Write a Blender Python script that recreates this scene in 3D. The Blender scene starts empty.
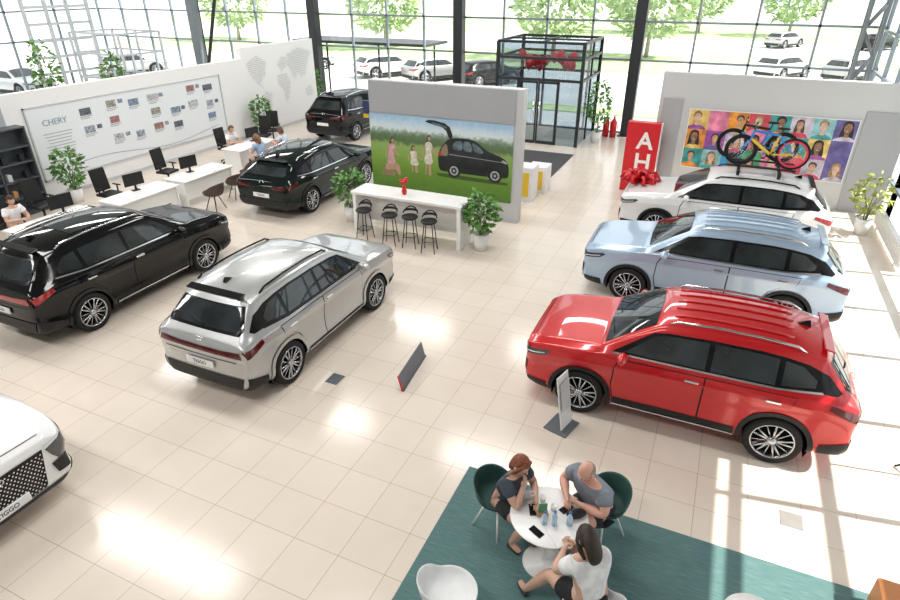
import bpy, bmesh, math, random
from mathutils import Vector, Matrix, Euler
from mathutils.bvhtree import BVHTree
from mathutils.geometry import delaunay_2d_cdt
random.seed(4)
D=bpy.data; SC=bpy.context.scene; COL=SC.collection
R=math.radians
# ---------------------------------------------------------------- materials
MATS={}
def mat(name,col,rough=.5,metal=0,coat=0,emit=0,spec=.5,var=.05,scale=6,sheen=0):
    if name in MATS: return MATS[name]
    m=D.materials.new(name); m.use_nodes=True; nt=m.node_tree; b=nt.nodes["Principled BSDF"]
    tc=nt.nodes.new("ShaderNodeTexCoord"); nz=nt.nodes.new("ShaderNodeTexNoise"); nz.inputs["Scale"].default_value=scale
    rp=nt.nodes.new("ShaderNodeValToRGB")
    a=[max(0,c*(1-var)) for c in col]; c2=[min(1,c*(1+var)) for c in col]
    rp.color_ramp.elements[0].position=.3; rp.color_ramp.elements[1].position=.7
    rp.color_ramp.elements[0].color=(*a,1); rp.color_ramp.elements[1].color=(*c2,1)
    nt.links.new(tc.outputs["Object"],nz.inputs["Vector"]); nt.links.new(nz.outputs["Fac"],rp.inputs["Fac"])
    nt.links.new(rp.outputs["Color"],b.inputs["Base Color"])
    b.inputs["Roughness"].default_value=rough; b.inputs["Metallic"].default_value=metal
    b.inputs["Coat Weight"].default_value=coat; b.inputs["Coat Roughness"].default_value=.03
    b.inputs["Specular IOR Level"].default_value=spec
    MATS[name]=m; return m
def glassmat(name,tint=(.95,.98,.97),gl=.06):
    if name in MATS: return MATS[name]
    m=D.materials.new(name); m.use_nodes=True; nt=m.node_tree; nt.nodes.clear()
    o=nt.nodes.new("ShaderNodeOutputMaterial"); t=nt.nodes.new("ShaderNodeBsdfTransparent"); g=nt.nodes.new("ShaderNodeBsdfGlossy")
    mx=nt.nodes.new("ShaderNodeMixShader"); t.inputs[0].default_value=(*tint,1); g.inputs["Roughness"].default_value=.02; mx.inputs[0].default_value=gl
    nt.links.new(t.outputs[0],mx.inputs[1]); nt.links.new(g.outputs[0],mx.inputs[2]); nt.links.new(mx.outputs[0],o.inputs[0])
    MATS[name]=m; return m
WHITE=mat("white_paint",(.82,.82,.82),.45,var=.005,scale=1)
GLOSSW=mat("white_laminate",(.82,.82,.81),.25,var=.005)
BLACK=mat("black_plastic",(.013,.013,.014),.5,0,0,0,.35)
DARK=mat("dark_metal",(.025,.028,.034),.4,.3)
STEEL=mat("steel_grey",(.16,.18,.2),.45,.3)
LSTEEL=mat("light_steel",(.5,.53,.56),.45,.1)
CHROME=mat("chrome",(.75,.76,.78),.12,1)
RUBBER=mat("rubber",(.015,.015,.015),.75,0,0,0,.3)
CARGLASS=mat("car_glass",(.020,.026,.028),.03,0,0,0,.7,.5,2.2)
TRIM=mat("gloss_black_trim",(.006,.006,.007),.15,0,0,0,.3)
ALLOY=mat("alloy",(.5,.51,.53),.25,.9)
LAMPRED=mat("tail_lamp",(.33,.008,.01),.12,0,1)
LAMPDK=mat("smoked_tail_lamp",(.09,.006,.008),.1,0,.6)
LAMPCLR=mat("head_lamp",(.05,.06,.07),.06,.3,1)
DRL=mat("lamp_strip",(.8,.85,.9),.1,0,1)
DARKIN=mat("wheel_well",(.004,.004,.004),.9,0,0,0,.1)
REDP=mat("red_plastic",(.6,.012,.02),.3)
WOOD=mat("wood",(.45,.26,.12),.5,var=.2)
GREYW=mat("grey_panel",(.38,.39,.41),.6,var=.02,scale=1)
LGREY=mat("light_grey_panel",(.56,.57,.58),.6,var=.01,scale=1)
PAPER=mat("paper",(.82,.82,.82),.6)
LEAF=mat("leaf_green",(.09,.24,.04),.45,var=.5,scale=9)
LEAFY=mat("leaf_yellowgreen",(.3,.34,.06),.45,var=.5,scale=9)
GLASS=glassmat("window_glass")
# ---------------------------------------------------------------- mesh builder
class B:
    def __init__(s): s.v=[];s.f=[];s.m=[];s.sm=[]
    def add(s,vs,fs,M=None,mi=0,sm=False):
        o=len(s.v); s.v+=[(M@Vector(v)) if M is not None else Vector(v) for v in vs]
        s.f+=[tuple(i+o for i in f) for f in fs]; s.m+=[mi]*len(fs); s.sm+=[sm]*len(fs); return s
    def box(s,c,d,r=(0,0,0),mi=0):
        x,y,z=d[0]/2,d[1]/2,d[2]/2
        vs=[(-x,-y,-z),(x,-y,-z),(x,y,-z),(-x,y,-z),(-x,-y,z),(x,-y,z),(x,y,z),(-x,y,z)]
        fs=[(3,2,1,0),(4,5,6,7),(0,1,5,4),(1,2,6,5),(2,3,7,6),(3,0,4,7)]
        return s.add(vs,fs,Matrix.Translation(c)@Euler(r).to_matrix().to_4x4(),mi)
    def lathe(s,prof,n=24,M=None,mi=0,sm=True,close=False):
        vs=[];fs=[]
        for r,z in prof:
            for i in range(n):
                a=2*math.pi*i/n; vs.append((r*math.cos(a),r*math.sin(a),z))
        for j in range(len(prof)-1):
            for i in range(n):
                k=(i+1)%n; fs.append((j*n+i,j*n+k,(j+1)*n+k,(j+1)*n+i))
        if prof[0][0]>.0005: fs.append(tuple(range(n-1,-1,-1)))
        if prof[-1][0]>.0005: fs.append(tuple((len(prof)-1)*n+i for i in range(n)))
        if close: fs=fs[:-2]
        return s.add(vs,fs,M,mi,sm)
    def cyl(s,p1,p2,r1,r2=None,n=12,mi=0,sm=True):
        if r2 is None: r2=r1
        p1=Vector(p1);p2=Vector(p2);d=p2-p1;L=d.length
        if L<1e-6: return s
        M=Matrix.Translation(p1)@d.to_track_quat('Z','Y').to_matrix().to_4x4()
        return s.lathe([(r1,0),(r2,L)],n,M,mi,sm)
    def sph(s,c,r,n=16,m=10,mi=0,M=None,rot=(0,0,0)):
        if not hasattr(r,'__len__'): r=(r,r,r)
        prof=[(max(math.sin(math.pi*j/m),.0001),-math.cos(math.pi*j/m)) for j in range(m+1)]
        T=Matrix.Translation(c)@Euler(rot).to_matrix().to_4x4()@Matrix.Diagonal((*r,1))
        if M is not None: T=M@T
        return s.lathe(prof,n,T,mi,True)
    def tube(s,pts,r,n=8,mi=0,closed=False):
        pts=[Vector(p) for p in pts]; N=len(pts); vs=[];fs=[];up=None
        for i,p in enumerate(pts):
            a=pts[(i-1)%N] if (closed or i>0) else p; b=pts[(i+1)%N] if (closed or i<N-1) else p
            t=(b-a).normalized()
            if up is None: up=t.orthogonal().normalized()
            up=(up-t*up.dot(t)).normalized(); w=t.cross(up)
            rr=r[i] if hasattr(r,'__len__') else r
            for k in range(n):
                q=2*math.pi*k/n; vs.append(p+up*rr*math.cos(q)+w*rr*math.sin(q))
        for i in range(N if closed else N-1):
            j=(i+1)%N
            for k in range(n):
                l=(k+1)%n; fs.append((i*n+k,i*n+l,j*n+l,j*n+k))
        if not closed: fs.append(tuple(range(n-1,-1,-1))); fs.append(tuple((N-1)*n+k for k in range(n)))
        return s.add(vs,fs,None,mi,True)
    def mesh(s,name,mats):
        me=D.meshes.new(name); me.from_pydata([tuple(v) for v in s.v],[],s.f)
        for m in (mats if isinstance(mats,(list,tuple)) else [mats]): me.materials.append(m)
        me.polygons.foreach_set("material_index",s.m); me.polygons.foreach_set("use_smooth",s.sm); me.update(); return me
    def obj(s,name,mats,parent=None,loc=None,rot=None,bevel=0,**kw):
        o=D.objects.new(name,s.mesh(name,mats)); COL.objects.link(o)
        if parent: o.parent=parent
        if loc: o.location=loc
        if rot: o.rotation_euler=rot
        if bevel:
            b=o.modifiers.new("b","BEVEL"); b.width=bevel; b.segments=2; b.limit_method='ANGLE'; b.angle_limit=R(50)
        for k,v in kw.items(): o[k]=v
        return o
def put(me,name,parent=None,loc=None,rot=None):
    o=D.objects.new(name,me); COL.objects.link(o)
    if parent: o.parent=parent
    if loc: o.location=loc
    if rot: o.rotation_euler=rot
    return o
def root(name,label,cat,loc=(0,0,0),rz=0,group=None):
    e=D.objects.new(name,None); COL.objects.link(e); e.empty_display_size=.2; e.location=loc; e.rotation_euler=(0,0,rz)
    e["label"]=label; e["category"]=cat
    if group: e["group"]=group
    return e
def copytree(r,loc,rz,label=None):
    def rec(o,par):
        c=o.copy(); COL.objects.link(c)
        if par: c.parent=par
        for ch in o.children: rec(ch,c)
        return c
    c=rec(r,None); c.location=loc; c.rotation_euler=(0,0,rz)
    if label: c["label"]=label
    return c
def text(s,size,m,name,parent=None,loc=(0,0,0),rot=(0,0,0),ext=.004,align='CENTER',bold=0):
    cu=D.curves.new("t","FONT"); cu.body=s; cu.size=size; cu.extrude=ext; cu.align_x=align; cu.align_y='CENTER'; cu.offset=bold
    o=D.objects.new("t",cu); COL.objects.link(o); bpy.context.view_layer.update()
    me=D.meshes.new_from_object(o.evaluated_get(bpy.context.evaluated_depsgraph_get())); D.objects.remove(o)
    me.materials.clear(); me.materials.append(m)
    return put(me,name,parent,loc,rot)
def struct(o): o["kind"]="structure"; return o
# ---------------------------------------------------------------- people
def skinned(pts,edges,rad,rt=0,sub=2):
    me=D.meshes.new("sk"); me.from_pydata([tuple(p) for p in pts],edges,[]); o=D.objects.new("sk",me); COL.objects.link(o)
    o.modifiers.new("s","SKIN"); sv=me.skin_vertices[0].data
    for i,r in enumerate(rad): sv[i].radius=r if hasattr(r,'__len__') else (r,r)
    for i in range(len(pts)): sv[i].use_root=(i==rt)
    m=o.modifiers.new("u","SUBSURF"); m.levels=sub; m.render_levels=sub
    bpy.context.view_layer.update()
    m2=D.meshes.new_from_object(o.evaluated_get(bpy.context.evaluated_depsgraph_get())); D.objects.remove(o)
    vs=[v.co.copy() for v in m2.vertices]; fs=[tuple(p.vertices) for p in m2.polygons]; D.meshes.remove(m2); return vs,fs
def headshape(v):
    x,y,z=v; t=max(0,-z); k=1-.38*t**1.5
    x*=k; y=y*(1-.22*t) + (.10*t if y>0 else .12*t)
    return (x*.078,y*.098,z*.122)
def person(label,loc,rz,skin=(.62,.38,.28),hair=(.1,.05,.03),shirt=(.8,.8,.8),pants=(.02,.02,.03),lean=15,sw=.17,girth=1.0,
           elb=((.25,.2,.74),(-.25,.2,.74)),wri=((.1,.45,.79),(-.1,.45,.79)),knee=((.12,.44,.5),(-.12,.44,.5)),foot=((.12,.42,.09),(-.12,.42,.09)),
           hy=0,hp=15,hairstyle='short',plen=.6,shoe=(.03,.03,.03),hz=.55,sleeve=.6,group=None,nm="person"):
    r=root(nm,label,"person",loc,rz,group); tk=.35+.8*girth
    la=R(lean); up=Vector((0,math.sin(la),math.cos(la))); pel=Vector((0,0,hz))
    belly=pel+up*.18; chest=pel+up*.36; nb=pel+up*.49; nt=nb+(up+Vector((0,0,.6))).normalized()*.08
    sh=[pel+up*.44+Vector((s*sw,0,0)) for s in (1,-1)]
    E=[Vector(e) for e in elb]; W=[Vector(w) for w in wri]; K=[Vector(k) for k in knee]; F=[Vector(f) for f in foot]
    hips=[pel+Vector((s*.09,.03,-.01)) for s in (1,-1)]
    P=[pel,belly,chest,nb,nt]; RR=[(.15*girth,.115*girth),(.13*girth,.105*girth),(.155*girth,.11*girth),.062,.054]; Eg=[(0,1),(1,2),(2,3),(3,4)]
    hd=[]
    for i in (0,1):
        d=(W[i]-E[i]).normalized(); pm=W[i]+d*.05; hd.append((W[i],d))
        b=len(P); P+=[sh[i],sh[i].lerp(E[i],.45),E[i],E[i].lerp(W[i],.3),W[i],pm,W[i]+d*.085]; RR+=[.06*tk,.054*tk,.043*tk,.043*tk,.028,(.038,.018),(.038,.015)]
        Eg+=[(2,b)]+[(b+k,b+k+1) for k in range(6)]
        b=len(P); toe=F[i]+Vector((0,.14,-.05)); P+=[hips[i],hips[i].lerp(K[i],.5),K[i],K[i].lerp(F[i],.3),F[i],toe]; RR+=[.095*tk,.088*tk,.062*tk,.062*tk,.038,(.035,.025)]
        Eg+=[(0,b)]+[(b+k,b+k+1) for k in range(5)]
    bb=B(); vs,fs=skinned(P,Eg,RR); bb.add(vs,fs,None,0,True)
    for (w,d) in hd:
        n=Vector((0,0,1)) if abs(d.z)<.8 else Vector((0,1,0)); s=d.cross(n).normalized(); n=s.cross(d).normalized()
        for k,l in enumerate((.068,.078,.072,.055)):
            b0=w+d*.08+s*(k-1.5)*.019; q=b0; pts=[q]; a=0
            for sg in (.45,.32,.23):
                a+=.35; q=q+(d*math.cos(a)-n*math.sin(a))*l*sg; pts.append(q)
            bb.tube(pts,[.0095,.009,.008,.006],6)
        q=w+d*.03+s*(.028 if w.x<0 else -.028); e=s*(1 if w.x<0 else -1)
        bb.tube([q,q+(d*.5+e*.7).normalized()*.035,q+(d*.8+e*.5).normalized()*.06],[.012,.0105,.007],6)
    # head
    hc=nt+Vector((0,.015+.02*math.sin(la),.09)); HM=Matrix.Translation(hc)@Matrix.Rotation(R(hy),4,'Z')@Matrix.Rotation(-R(hp),4,'X')
    n,m=24,18; hv=[]; 
    for j in range(m+1):
        for i in range(n):
            t=math.pi*j/m; a=2*math.pi*i/n; hv.append(headshape((math.sin(t)*math.cos(a),math.sin(t)*math.sin(a),-math.cos(t))))
    hf=[(j*n+i,j*n+(i+1)%n,(j+1)*n+(i+1)%n,(j+1)*n+i) for j in range(m) for i in range(n)]
    bb.add(hv,hf,HM,0,True)
    bb.tube([HM@Vector(p) for p in ((0,.088,.02),(0,.105,-.012),(0,.112,-.026),(0,.09,-.034))],[.007,.011,.014,.006],8)
    for s in (1,-1): bb.sph((s*.080,0,-.005),(.012,.022,.034),10,8,0,HM)
    bb.sph((0,.084,-.058),(.026,.012,.008),12,6,1,HM)
    bb.obj("body",[mat("skin_%d"%int(skin[0]*100),skin,.5),mat("lips",(.45,.13,.11),.5)],r)
    for s in (1,-1):
        e=B(); e.sph((s*.03,.083,.006),(.013,.01,.009),10,8,0,HM); e.sph((s*.03,.0925,.006),(.006,.003,.006),8,6,1,HM); e.obj("eye",[PAPER,mat("iris",(.03,.02,.015),.3)],r)
    hm=mat("hair_%d_%d"%(int(hair[0]*100),int(hair[1]*100)),hair,.55,var=.5,scale=60)
    hb=B(); keep=[]
    for f in hf:
        c=sum((Vector(hv[i]) for i in f),Vector())/4
        if hairstyle=='bald': ok=(c.y<-.01 and -.05<c.z<.035) 
        else: ok=(c.z>.062-.5*max(0,c.y-.05) and c.y>.02 and c.z>.055) or (c.y<=.02 and (c.z>-.02 or c.y<-.03))
        if ok: keep.append(f)
    k=1.03 if hairstyle=='bald' else 1.1
    hb.add([Vector(v)*(k+(0 if hairstyle=='bald' else random.uniform(-.015,.02))) for v in hv],keep,HM,0,True)
    o=hb.obj("hair",hm,r); so=o.modifiers.new("s","SOLIDIFY"); so.thickness=.012; so.offset=-.3
    if hairstyle=='long':
        h2=B(); vs,fs=skinned([HM@Vector(p) for p in ((0,-.02,.09),(0,-.08,.02),(0,-.10,-.08),(0,-.10,-.16),(0,-.08,-.22))],[(0,1),(1,2),(2,3),(3,4)],[(.07,.06),(.085,.05),(.09,.045),(.08,.035),(.045,.02)])
        h2.add(vs,fs,None,0,True)
        for s in (1,-1): h2.tube([HM@Vector(p) for p in ((s*.06,.03,.08),(s*.088,.02,.0),(s*.085,.0,-.10),(s*.07,-.02,-.17))],[.02,.026,.026,.012],8)
        h2.obj("long_hair",hm,r)
    if hairstyle=='bob':
        h2=B(); vs,fs=skinned([HM@Vector(p) for p in ((0,-.03,.07),(0,-.06,.0),(0,-.06,-.09),(0,-.05,-.14))],[(0,1),(1,2),(2,3)],[(.07,.06),(.088,.06),(.088,.05),(.06,.03)])
        h2.add(vs,fs,None,0,True)
        for s in (1,-1): h2.tube([HM@Vector(p) for p in ((s*.045,.06,.085),(s*.08,.04,.03),(s*.086,.02,-.06),(s*.07,.0,-.13))],[.02,.024,.024,.014],8)
        h2.obj("bob_hair",hm,r)
    P=[pel+up*.02,belly,chest,pel+up*.455]; RR=[(.17*girth,.135*girth),(.15*girth,.125*girth),(.172*girth,.128*girth),(.09,.078)]; Eg=[(0,1),(1,2),(2,3)]
    for i in (0,1):
        b=len(P); P+=[sh[i],sh[i].lerp(E[i],sleeve*.5),sh[i].lerp(E[i],sleeve)]; RR+=[.078*tk,.073*tk,.069*tk]; Eg+=[(2,b),(b,b+1),(b+1,b+2)]
    vs,fs=skinned(P,Eg,RR); B().add(vs,fs,None,0,True).obj("shirt",mat("cloth_%d_%d_%d"%tuple(int(c*100) for c in shirt),shirt,.85,scale=9,var=.16),r)
    P=[pel+Vector((0,0,.03)),pel-Vector((0,0,.02))]; RR=[(.165*girth,.13*girth),(.145,.12)]; Eg=[(0,1)]
    for i in (0,1):
        b=len(P); pts=[hips[i],hips[i].lerp(K[i],.4)]
        if plen<=1: pts+=[hips[i].lerp(K[i],plen)]; rr=[.105*tk,.1*tk,.094*tk]
        else: pts+=[K[i],K[i].lerp(F[i],.45),K[i].lerp(F[i],.88)]; rr=[.105,.095,.075,.068,.055]
        P+=pts; RR+=rr; Eg+=[(1,b)]+[(b+k,b+k+1) for k in range(len(pts)-1)]
    vs,fs=skinned(P,Eg,RR); B().add(vs,fs,None,0,True).obj("trousers" if plen>1 else "shorts",mat("cloth_%d_%d_%d"%tuple(int(c*100) for c in pants),pants,.85),r)
    for i in (0,1):
        f=F[i]; vs,fs=skinned([f+Vector((0,-.05,-.05)),f+Vector((0,.04,-.045)),f+Vector((0,.15,-.058))],[(0,1),(1,2)],[(.038,.035),(.044,.036),(.042,.026)])
        B().add(vs,fs,None,0,True).obj("shoe",mat("shoe_%d"%int(shoe[0]*100),shoe,.5),r)
    return r
def face(dx,dy): return math.atan2(-dx,dy)
TC=(-.86,4.46)
G3="visitors at the round table"
person("woman with red hair in a dark slate T-shirt, elbow on table",(-1.46,4.70,0),face(.76,-.3),hair=(.2,.055,.025),shirt=(.05,.065,.09),pants=(.02,.02,.025),lean=22,sw=.155,girth=.97,
  elb=((.2,.36,.77),(-.24,.24,.76)),wri=((.07,.33,.95),(-.03,.44,.785)),hp=24,hairstyle='bob',foot=((.12,.26,.09),(-.1,.32,.09)),group=G3)
person("balding man in a grey T-shirt leaning on the table",(-.43,5.06,0),face(-.45,-.66),hair=(.3,.22,.18),skin=(.66,.36,.27),shirt=(.20,.23,.27),pants=(.03,.035,.05),lean=28,sw=.21,girth=1.3,
  elb=((.32,.28,.79),(-.32,.28,.79)),wri=((.08,.45,.795),(-.06,.4,.795)),hp=34,hairstyle='bald',group=G3)
person("woman with long dark hair in a white T-shirt leaning forward",(-.26,3.81,0),face(-.56,.6),hair=(.03,.018,.012),shirt=(.78,.78,.78),pants=(.015,.015,.018),lean=18,sw=.165,girth=1.05,
  elb=((.25,.26,.76),(-.25,.26,.76)),wri=((.08,.45,.79),(-.08,.42,.79)),hp=28,hairstyle='long',knee=((.06,.46,.5),(-.2,.42,.49)),foot=((-.0,.56,.1),(-.36,.60,.09)),plen=.75,group=G3)
G4="people at the desks"
d1=dict(group=G4,plen=1.5)
person("person in a white shirt working at a desk",(-14.95,7.9,0),face(1,0),shirt=(.8,.82,.85),hair=(.04,.02,.015),**d1)
person("person in a white shirt seated behind a desk",(-15.6,15.9,0),face(1,0),shirt=(.78,.8,.84),hair=(.12,.06,.03),**d1)
person("woman in a light blue top seated at a desk",(-13.6,15.2,0),face(-1,.1),shirt=(.3,.42,.6),hair=(.2,.1,.05),hairstyle='long',**d1)
person("person in a pale top seated at a desk",(-13.65,16.5,0),face(-1,-.1),shirt=(.55,.62,.72),hair=(.1,.05,.03),hairstyle='bob',**d1)
# ---------------------------------------------------------------- cars
ST=[ # x, hw, zb, zs, wi, wu, zu, zt
(2.25,.68,.34,.78,.60,.47,.86,.865),(2.225,.81,.26,.86,.76,.61,.95,.96),(2.09,.89,.22,.93,.85,.70,1.015,1.03),(1.80,.925,.20,.975,.875,.74,1.06,1.075),
(1.50,.94,.20,.995,.89,.75,1.09,1.105),(1.25,.93,.20,1.005,.89,.77,1.11,1.13),(1.11,.92,.20,1.01,.885,.80,1.125,1.15),(.72,.915,.20,1.02,.88,.73,1.34,1.40),
(.34,.915,.20,1.03,.88,.67,1.515,1.59),(.0,.915,.20,1.035,.88,.66,1.555,1.645),(-.6,.918,.20,1.045,.88,.66,1.565,1.66),(-1.1,.935,.20,1.06,.875,.65,1.55,1.65),
(-1.45,.94,.21,1.07,.865,.635,1.52,1.62),(-1.70,.925,.23,1.075,.85,.615,1.48,1.575),(-1.77,.92,.24,1.07,.845,.62,1.42,1.50),(-2.07,.90,.26,1.035,.83,.69,1.13,1.16),(-2.18,.87,.29,.98,.79,.70,1.02,1.05),(-2.25,.79,.36,.88,.72,.64,.90,.92)]
def pinp(p,poly):
    x,y=p;c=False;n=len(poly)
    for i in range(n):
        x1,y1=poly[i];x2,y2=poly[(i+1)%n]
        if (y1>y)!=(y2>y) and x<(x2-x1)*(y-y1)/(y2-y1)+x1: c=not c
    return c
def wheel_meshes():
    t=B(); t.lathe([(.252,-.10),(.30,-.112),(.333,-.102),(.345,-.075),(.345,.075),(.333,.102),(.30,.112),(.252,.10)],40,Matrix.Rotation(-math.pi/2,4,'X'),0,True,True)
    M0=Matrix.Rotation(-math.pi/2,4,'X')
    r=B(); r.lathe([(.256,.085),(.26,.105),(.247,.108),(.235,.08),(.232,-.09),(.256,-.1)],40,M0,0,True,True)
    r.lathe([(.0005,.02),(.234,.01)],40,M0,1,True,True)
    for k in range(5):
        for s in (-.17,.17):
            a=k*2*math.pi/5+s; b=k*2*math.pi/5+s*.6
            r.cyl((math.cos(b)*.04,.085,math.sin(b)*.04),(math.cos(a)*.244,.098,math.sin(a)*.244),.018,.012,6)
        a=k*2*math.pi/5+math.pi/5; r.cyl((math.cos(a)*.05,.08,math.sin(a)*.05),(math.cos(a)*.24,.09,math.sin(a)*.24),.01,.008,6)
    r.lathe([(.0005,.115),(.03,.112),(.055,.1),(.06,.07)],20,M0,0,True,True)
    return t.mesh("tyre",RUBBER),r.mesh("rim",[ALLOY,DARKIN])
TYRE,RIM=wheel_meshes()
def car(label,loc,rz,L=4.5,W=1.86,H=1.66,paint=None,group=None,slope=0,detail=True,plate=None,diamond=False,bar=False,rail=CHROME,sunroof=False,rimr=1.04,claddark=True,ribs=False,lamp=None):
    sx,sy,sz=L/4.5,W/1.86,H/1.66; wx=1.335*sx; WR=.345*rimr; lamp=lamp or LAMPRED
    rt=root("car",label,"car",loc,rz,group)
    rings=[]
    for (x,hw,zb,zs,wi,wu,zu,zt) in ST:
        if slope and x<-.5:
            k=min(1,(-.5-x)/1.2)**1.5*slope
            if zt>1.2: zu-=k;zt-=k
        half=[(0,zb),(hw*.8,zb),(hw*.965,zb+.07),(hw*.985,zb+.18),(hw*.95,zb+.34),(hw*.96,zs-.25),(hw*1.0,zs-.125),(hw*.972,zs-.015),(wi,zs+.035),(wu,zu),(wu*.62,zt-.014),(0,zt)]
        rings.append([(x*sx,y*sy,z*sz) for y,z in half]+[(x*sx,-y*sy,z*sz) for y,z in half[10:0:-1]])
    vs=[p for r_ in rings for p in r_]; n=22; fs=[]
    for j in range(len(rings)-1):
        for i in range(n): k=(i+1)%n; fs.append((j*n+i,j*n+k,(j+1)*n+k,(j+1)*n+i))
    for o_ in (0,(len(rings)-1)*n):
        fs.append((o_,o_+1,o_+21)); fs.append((o_+11,o_+10,o_+12))
        for i in range(1,10): fs.append((o_+i,o_+i+1,o_+22-(i+1),o_+22-i))
    me=D.meshes.new("body"); me.from_pydata(vs,[],fs)
    bm=bmesh.new(); bm.from_mesh(me); bmesh.ops.recalc_face_normals(bm,faces=bm.faces)
    cl=bm.edges.layers.float.new('crease_edge')
    for e in bm.edges:
        a,b=e.verts[0].index,e.verts[1].index; i,j=a%n,b%n
        if i==j:
            if i in (8,14): e[cl]=.6
            elif i in (9,13): e[cl]=.65 if a//n>=5 else .9
            elif i in (6,16): e[cl]=.95
            elif i in (7,15): e[cl]=.35
            elif i in (1,21): e[cl]=.5
            elif i in (3,19): e[cl]=.6
        elif a//n==b//n:
            ri=a//n; mid=9<=min(i,j) and max(i,j)<=13
            if ri==13 and mid: e[cl]=.9
            elif ri in (6,8) and mid: e[cl]=.5
            elif ri==1 and 8<=min(i,j) and max(i,j)<=14: e[cl]=.85
            elif ri==16 and 7<=min(i,j) and max(i,j)<=15: e[cl]=.6
            elif ri==15 and mid: e[cl]=.6
    bm.to_mesh(me); bm.free()
    for f in me.polygons: f.use_smooth=True
    me.materials.append(paint)
    o=D.objects.new("body",me); COL.objects.link(o); ss=o.modifiers.new("s","SUBSURF"); ss.levels=3; ss.render_levels=3
    bpy.context.view_layer.update(); dg=bpy.context.evaluated_depsgraph_get()
    fin=D.meshes.new_from_object(o.evaluated_get(dg)); D.objects.remove(o)
    bvh=BVHTree.FromPolygons([v.co for v in fin.vertices],[tuple(p.vertices) for p in fin.polygons])
    bm=bmesh.new(); bm.from_mesh(fin); kill=[]
    for f in bm.faces:
        c=f.calc_center_median()
        if abs(c.y)>W/2-.36:
            for x in (wx,-wx):
                if math.hypot(c.x-x,c.z-WR)<WR+.068: kill.append(f); break
    bmesh.ops.delete(bm,geom=kill,context='FACES'); bm.to_mesh(fin); bm.free()
    put(fin,"car_body",rt)
    for x in (wx,-wx):
        for s in (1,-1):
            wb=B(); wb.lathe([(.0005,0),(WR+.075,0),(WR+.075,.29)],32,Matrix.Translation((x,s*(W/2-.37),WR))@Matrix.Rotation(-s*math.pi/2,4,'X'),0,True,True)
            wb.f=[f for f in wb.f if all(wb.v[i].z>.16 for i in f)]; wb.m=wb.m[:len(wb.f)]; wb.sm=wb.sm[:len(wb.f)]
            wb.obj("wheel_arch_liner",DARKIN,rt)
    def hit(view,a,b,s=1):
        if view=='side': og,dr=Vector((a*sx,3*s,b*sz)),Vector((0,-s,0))
        elif view=='front': og,dr=Vector((5,a*sy,b*sz)),Vector((-1,0,0))
        elif view=='rear': og,dr=Vector((-5,a*sy,b*sz)),Vector((1,0,0))
        else: og,dr=Vector((a*sx,b*sy,4)),Vector((0,0,-1))
        l,nn,ix,dd=bvh.ray_cast(og,dr)
        if l is None: return None
        if nn.dot(dr)>0: nn=-nn
        return l,nn,dr
    def patch(bd,poly,view,off,s=1,d=.05,mi=0):
        pts=[]; 
        for i in range(len(poly)):
            a=Vector(poly[i]);b=Vector(poly[(i+1)%len(poly)]); k=max(1,int((b-a).length/d))
            pts+=[a.lerp(b,t/k) for t in range(k)]
        x0=min(p.x for p in pts);x1=max(p.x for p in pts);y0=min(p.y for p in pts);y1=max(p.y for p in pts)
        nb_=len(pts); ip=[]
        x=x0+d*.5
        while x<x1:
            y=y0+d*.5
            while y<y1:
                if pinp((x,y),poly) and min((Vector((x,y))-q).length for q in pts)>d*.45: ip.append(Vector((x,y)))
                y+=d
            x+=d
        ov,oe,of,_,_,_=delaunay_2d_cdt(pts+ip,[],[list(range(nb_))],1,1e-5)
        V=[];ok=[]
        for p in ov:
            h=hit(view,p.x,p.y,s)
            if h is None: V.append(Vector((0,0,0)));ok.append(False);continue
            l,nn,dr=h; V.append(l+nn*off-dr*off*.3); ok.append(True)
        F=[]
        for f in of:
            if all(ok[i] for i in f):
                q=[V[i] for i in f]; nn=(q[1]-q[0]).cross(q[2]-q[0])
                F.append(tuple(f) if nn.dot(dr)<0 else tuple(reversed(f)))
        bd.add(V,F,None,mi,True); return bd
    def P(name,m,*args,**kw):
        bd=B()
        for a in args: patch(bd,*a)
        return bd.obj(name,m,rt)
    def zr(x): return (min(1,(-.5-x)/1.2)**1.5*slope if x<-.5 else 0)
    P("windshield",CARGLASS,([(1.06,-.73),(1.09,0),(1.06,.73),(.42,.59),(.39,0),(.42,-.59)],'top',.006))
    rg=1.43-slope
    P("rear_window_trim",TRIM,([(-.58,rg+.015),(.58,rg+.015),(.70,1.19),(.66,1.13),(-.66,1.13),(-.70,1.19)],'rear',.003))
    P("rear_window",CARGLASS,([(-.53,rg),(.53,rg),(.64,1.21),(.58,1.165),(-.58,1.165),(-.64,1.21)],'rear',.007))
    if sunroof: P("sunroof",CARGLASS,([(.2,-.45),(.2,.45),(-1.05,.45),(-1.05,-.45)],'top',.005))
    fw=[(.76,1.13),(.40,1.395),(.22,1.43),(-.31,1.452),(-.31,1.13)]
    rw=[(-.38,1.13),(-.38,1.452),(-.9,1.447-zr(-.9)),(-1.17,1.43-zr(-1.17)),(-1.17,1.138)]
    qw=[(-1.24,1.145),(-1.24,1.42-zr(-1.24)),(-1.46,1.385-zr(-1.46)),(-1.64,1.26-zr(-1.5)*.6),(-1.63,1.185)]
    dlo=[(.93,1.108),(.42,1.43),(.22,1.46),(-.35,1.482),(-.95,1.478-zr(-.95)),(-1.25,1.455-zr(-1.25)),(-1.52,1.415-zr(-1.49)),(-1.76,1.33-zr(-1.7)),(-1.95,1.16),(-1.90,1.13),(-1.71,1.145),(-1.2,1.117)]
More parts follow.
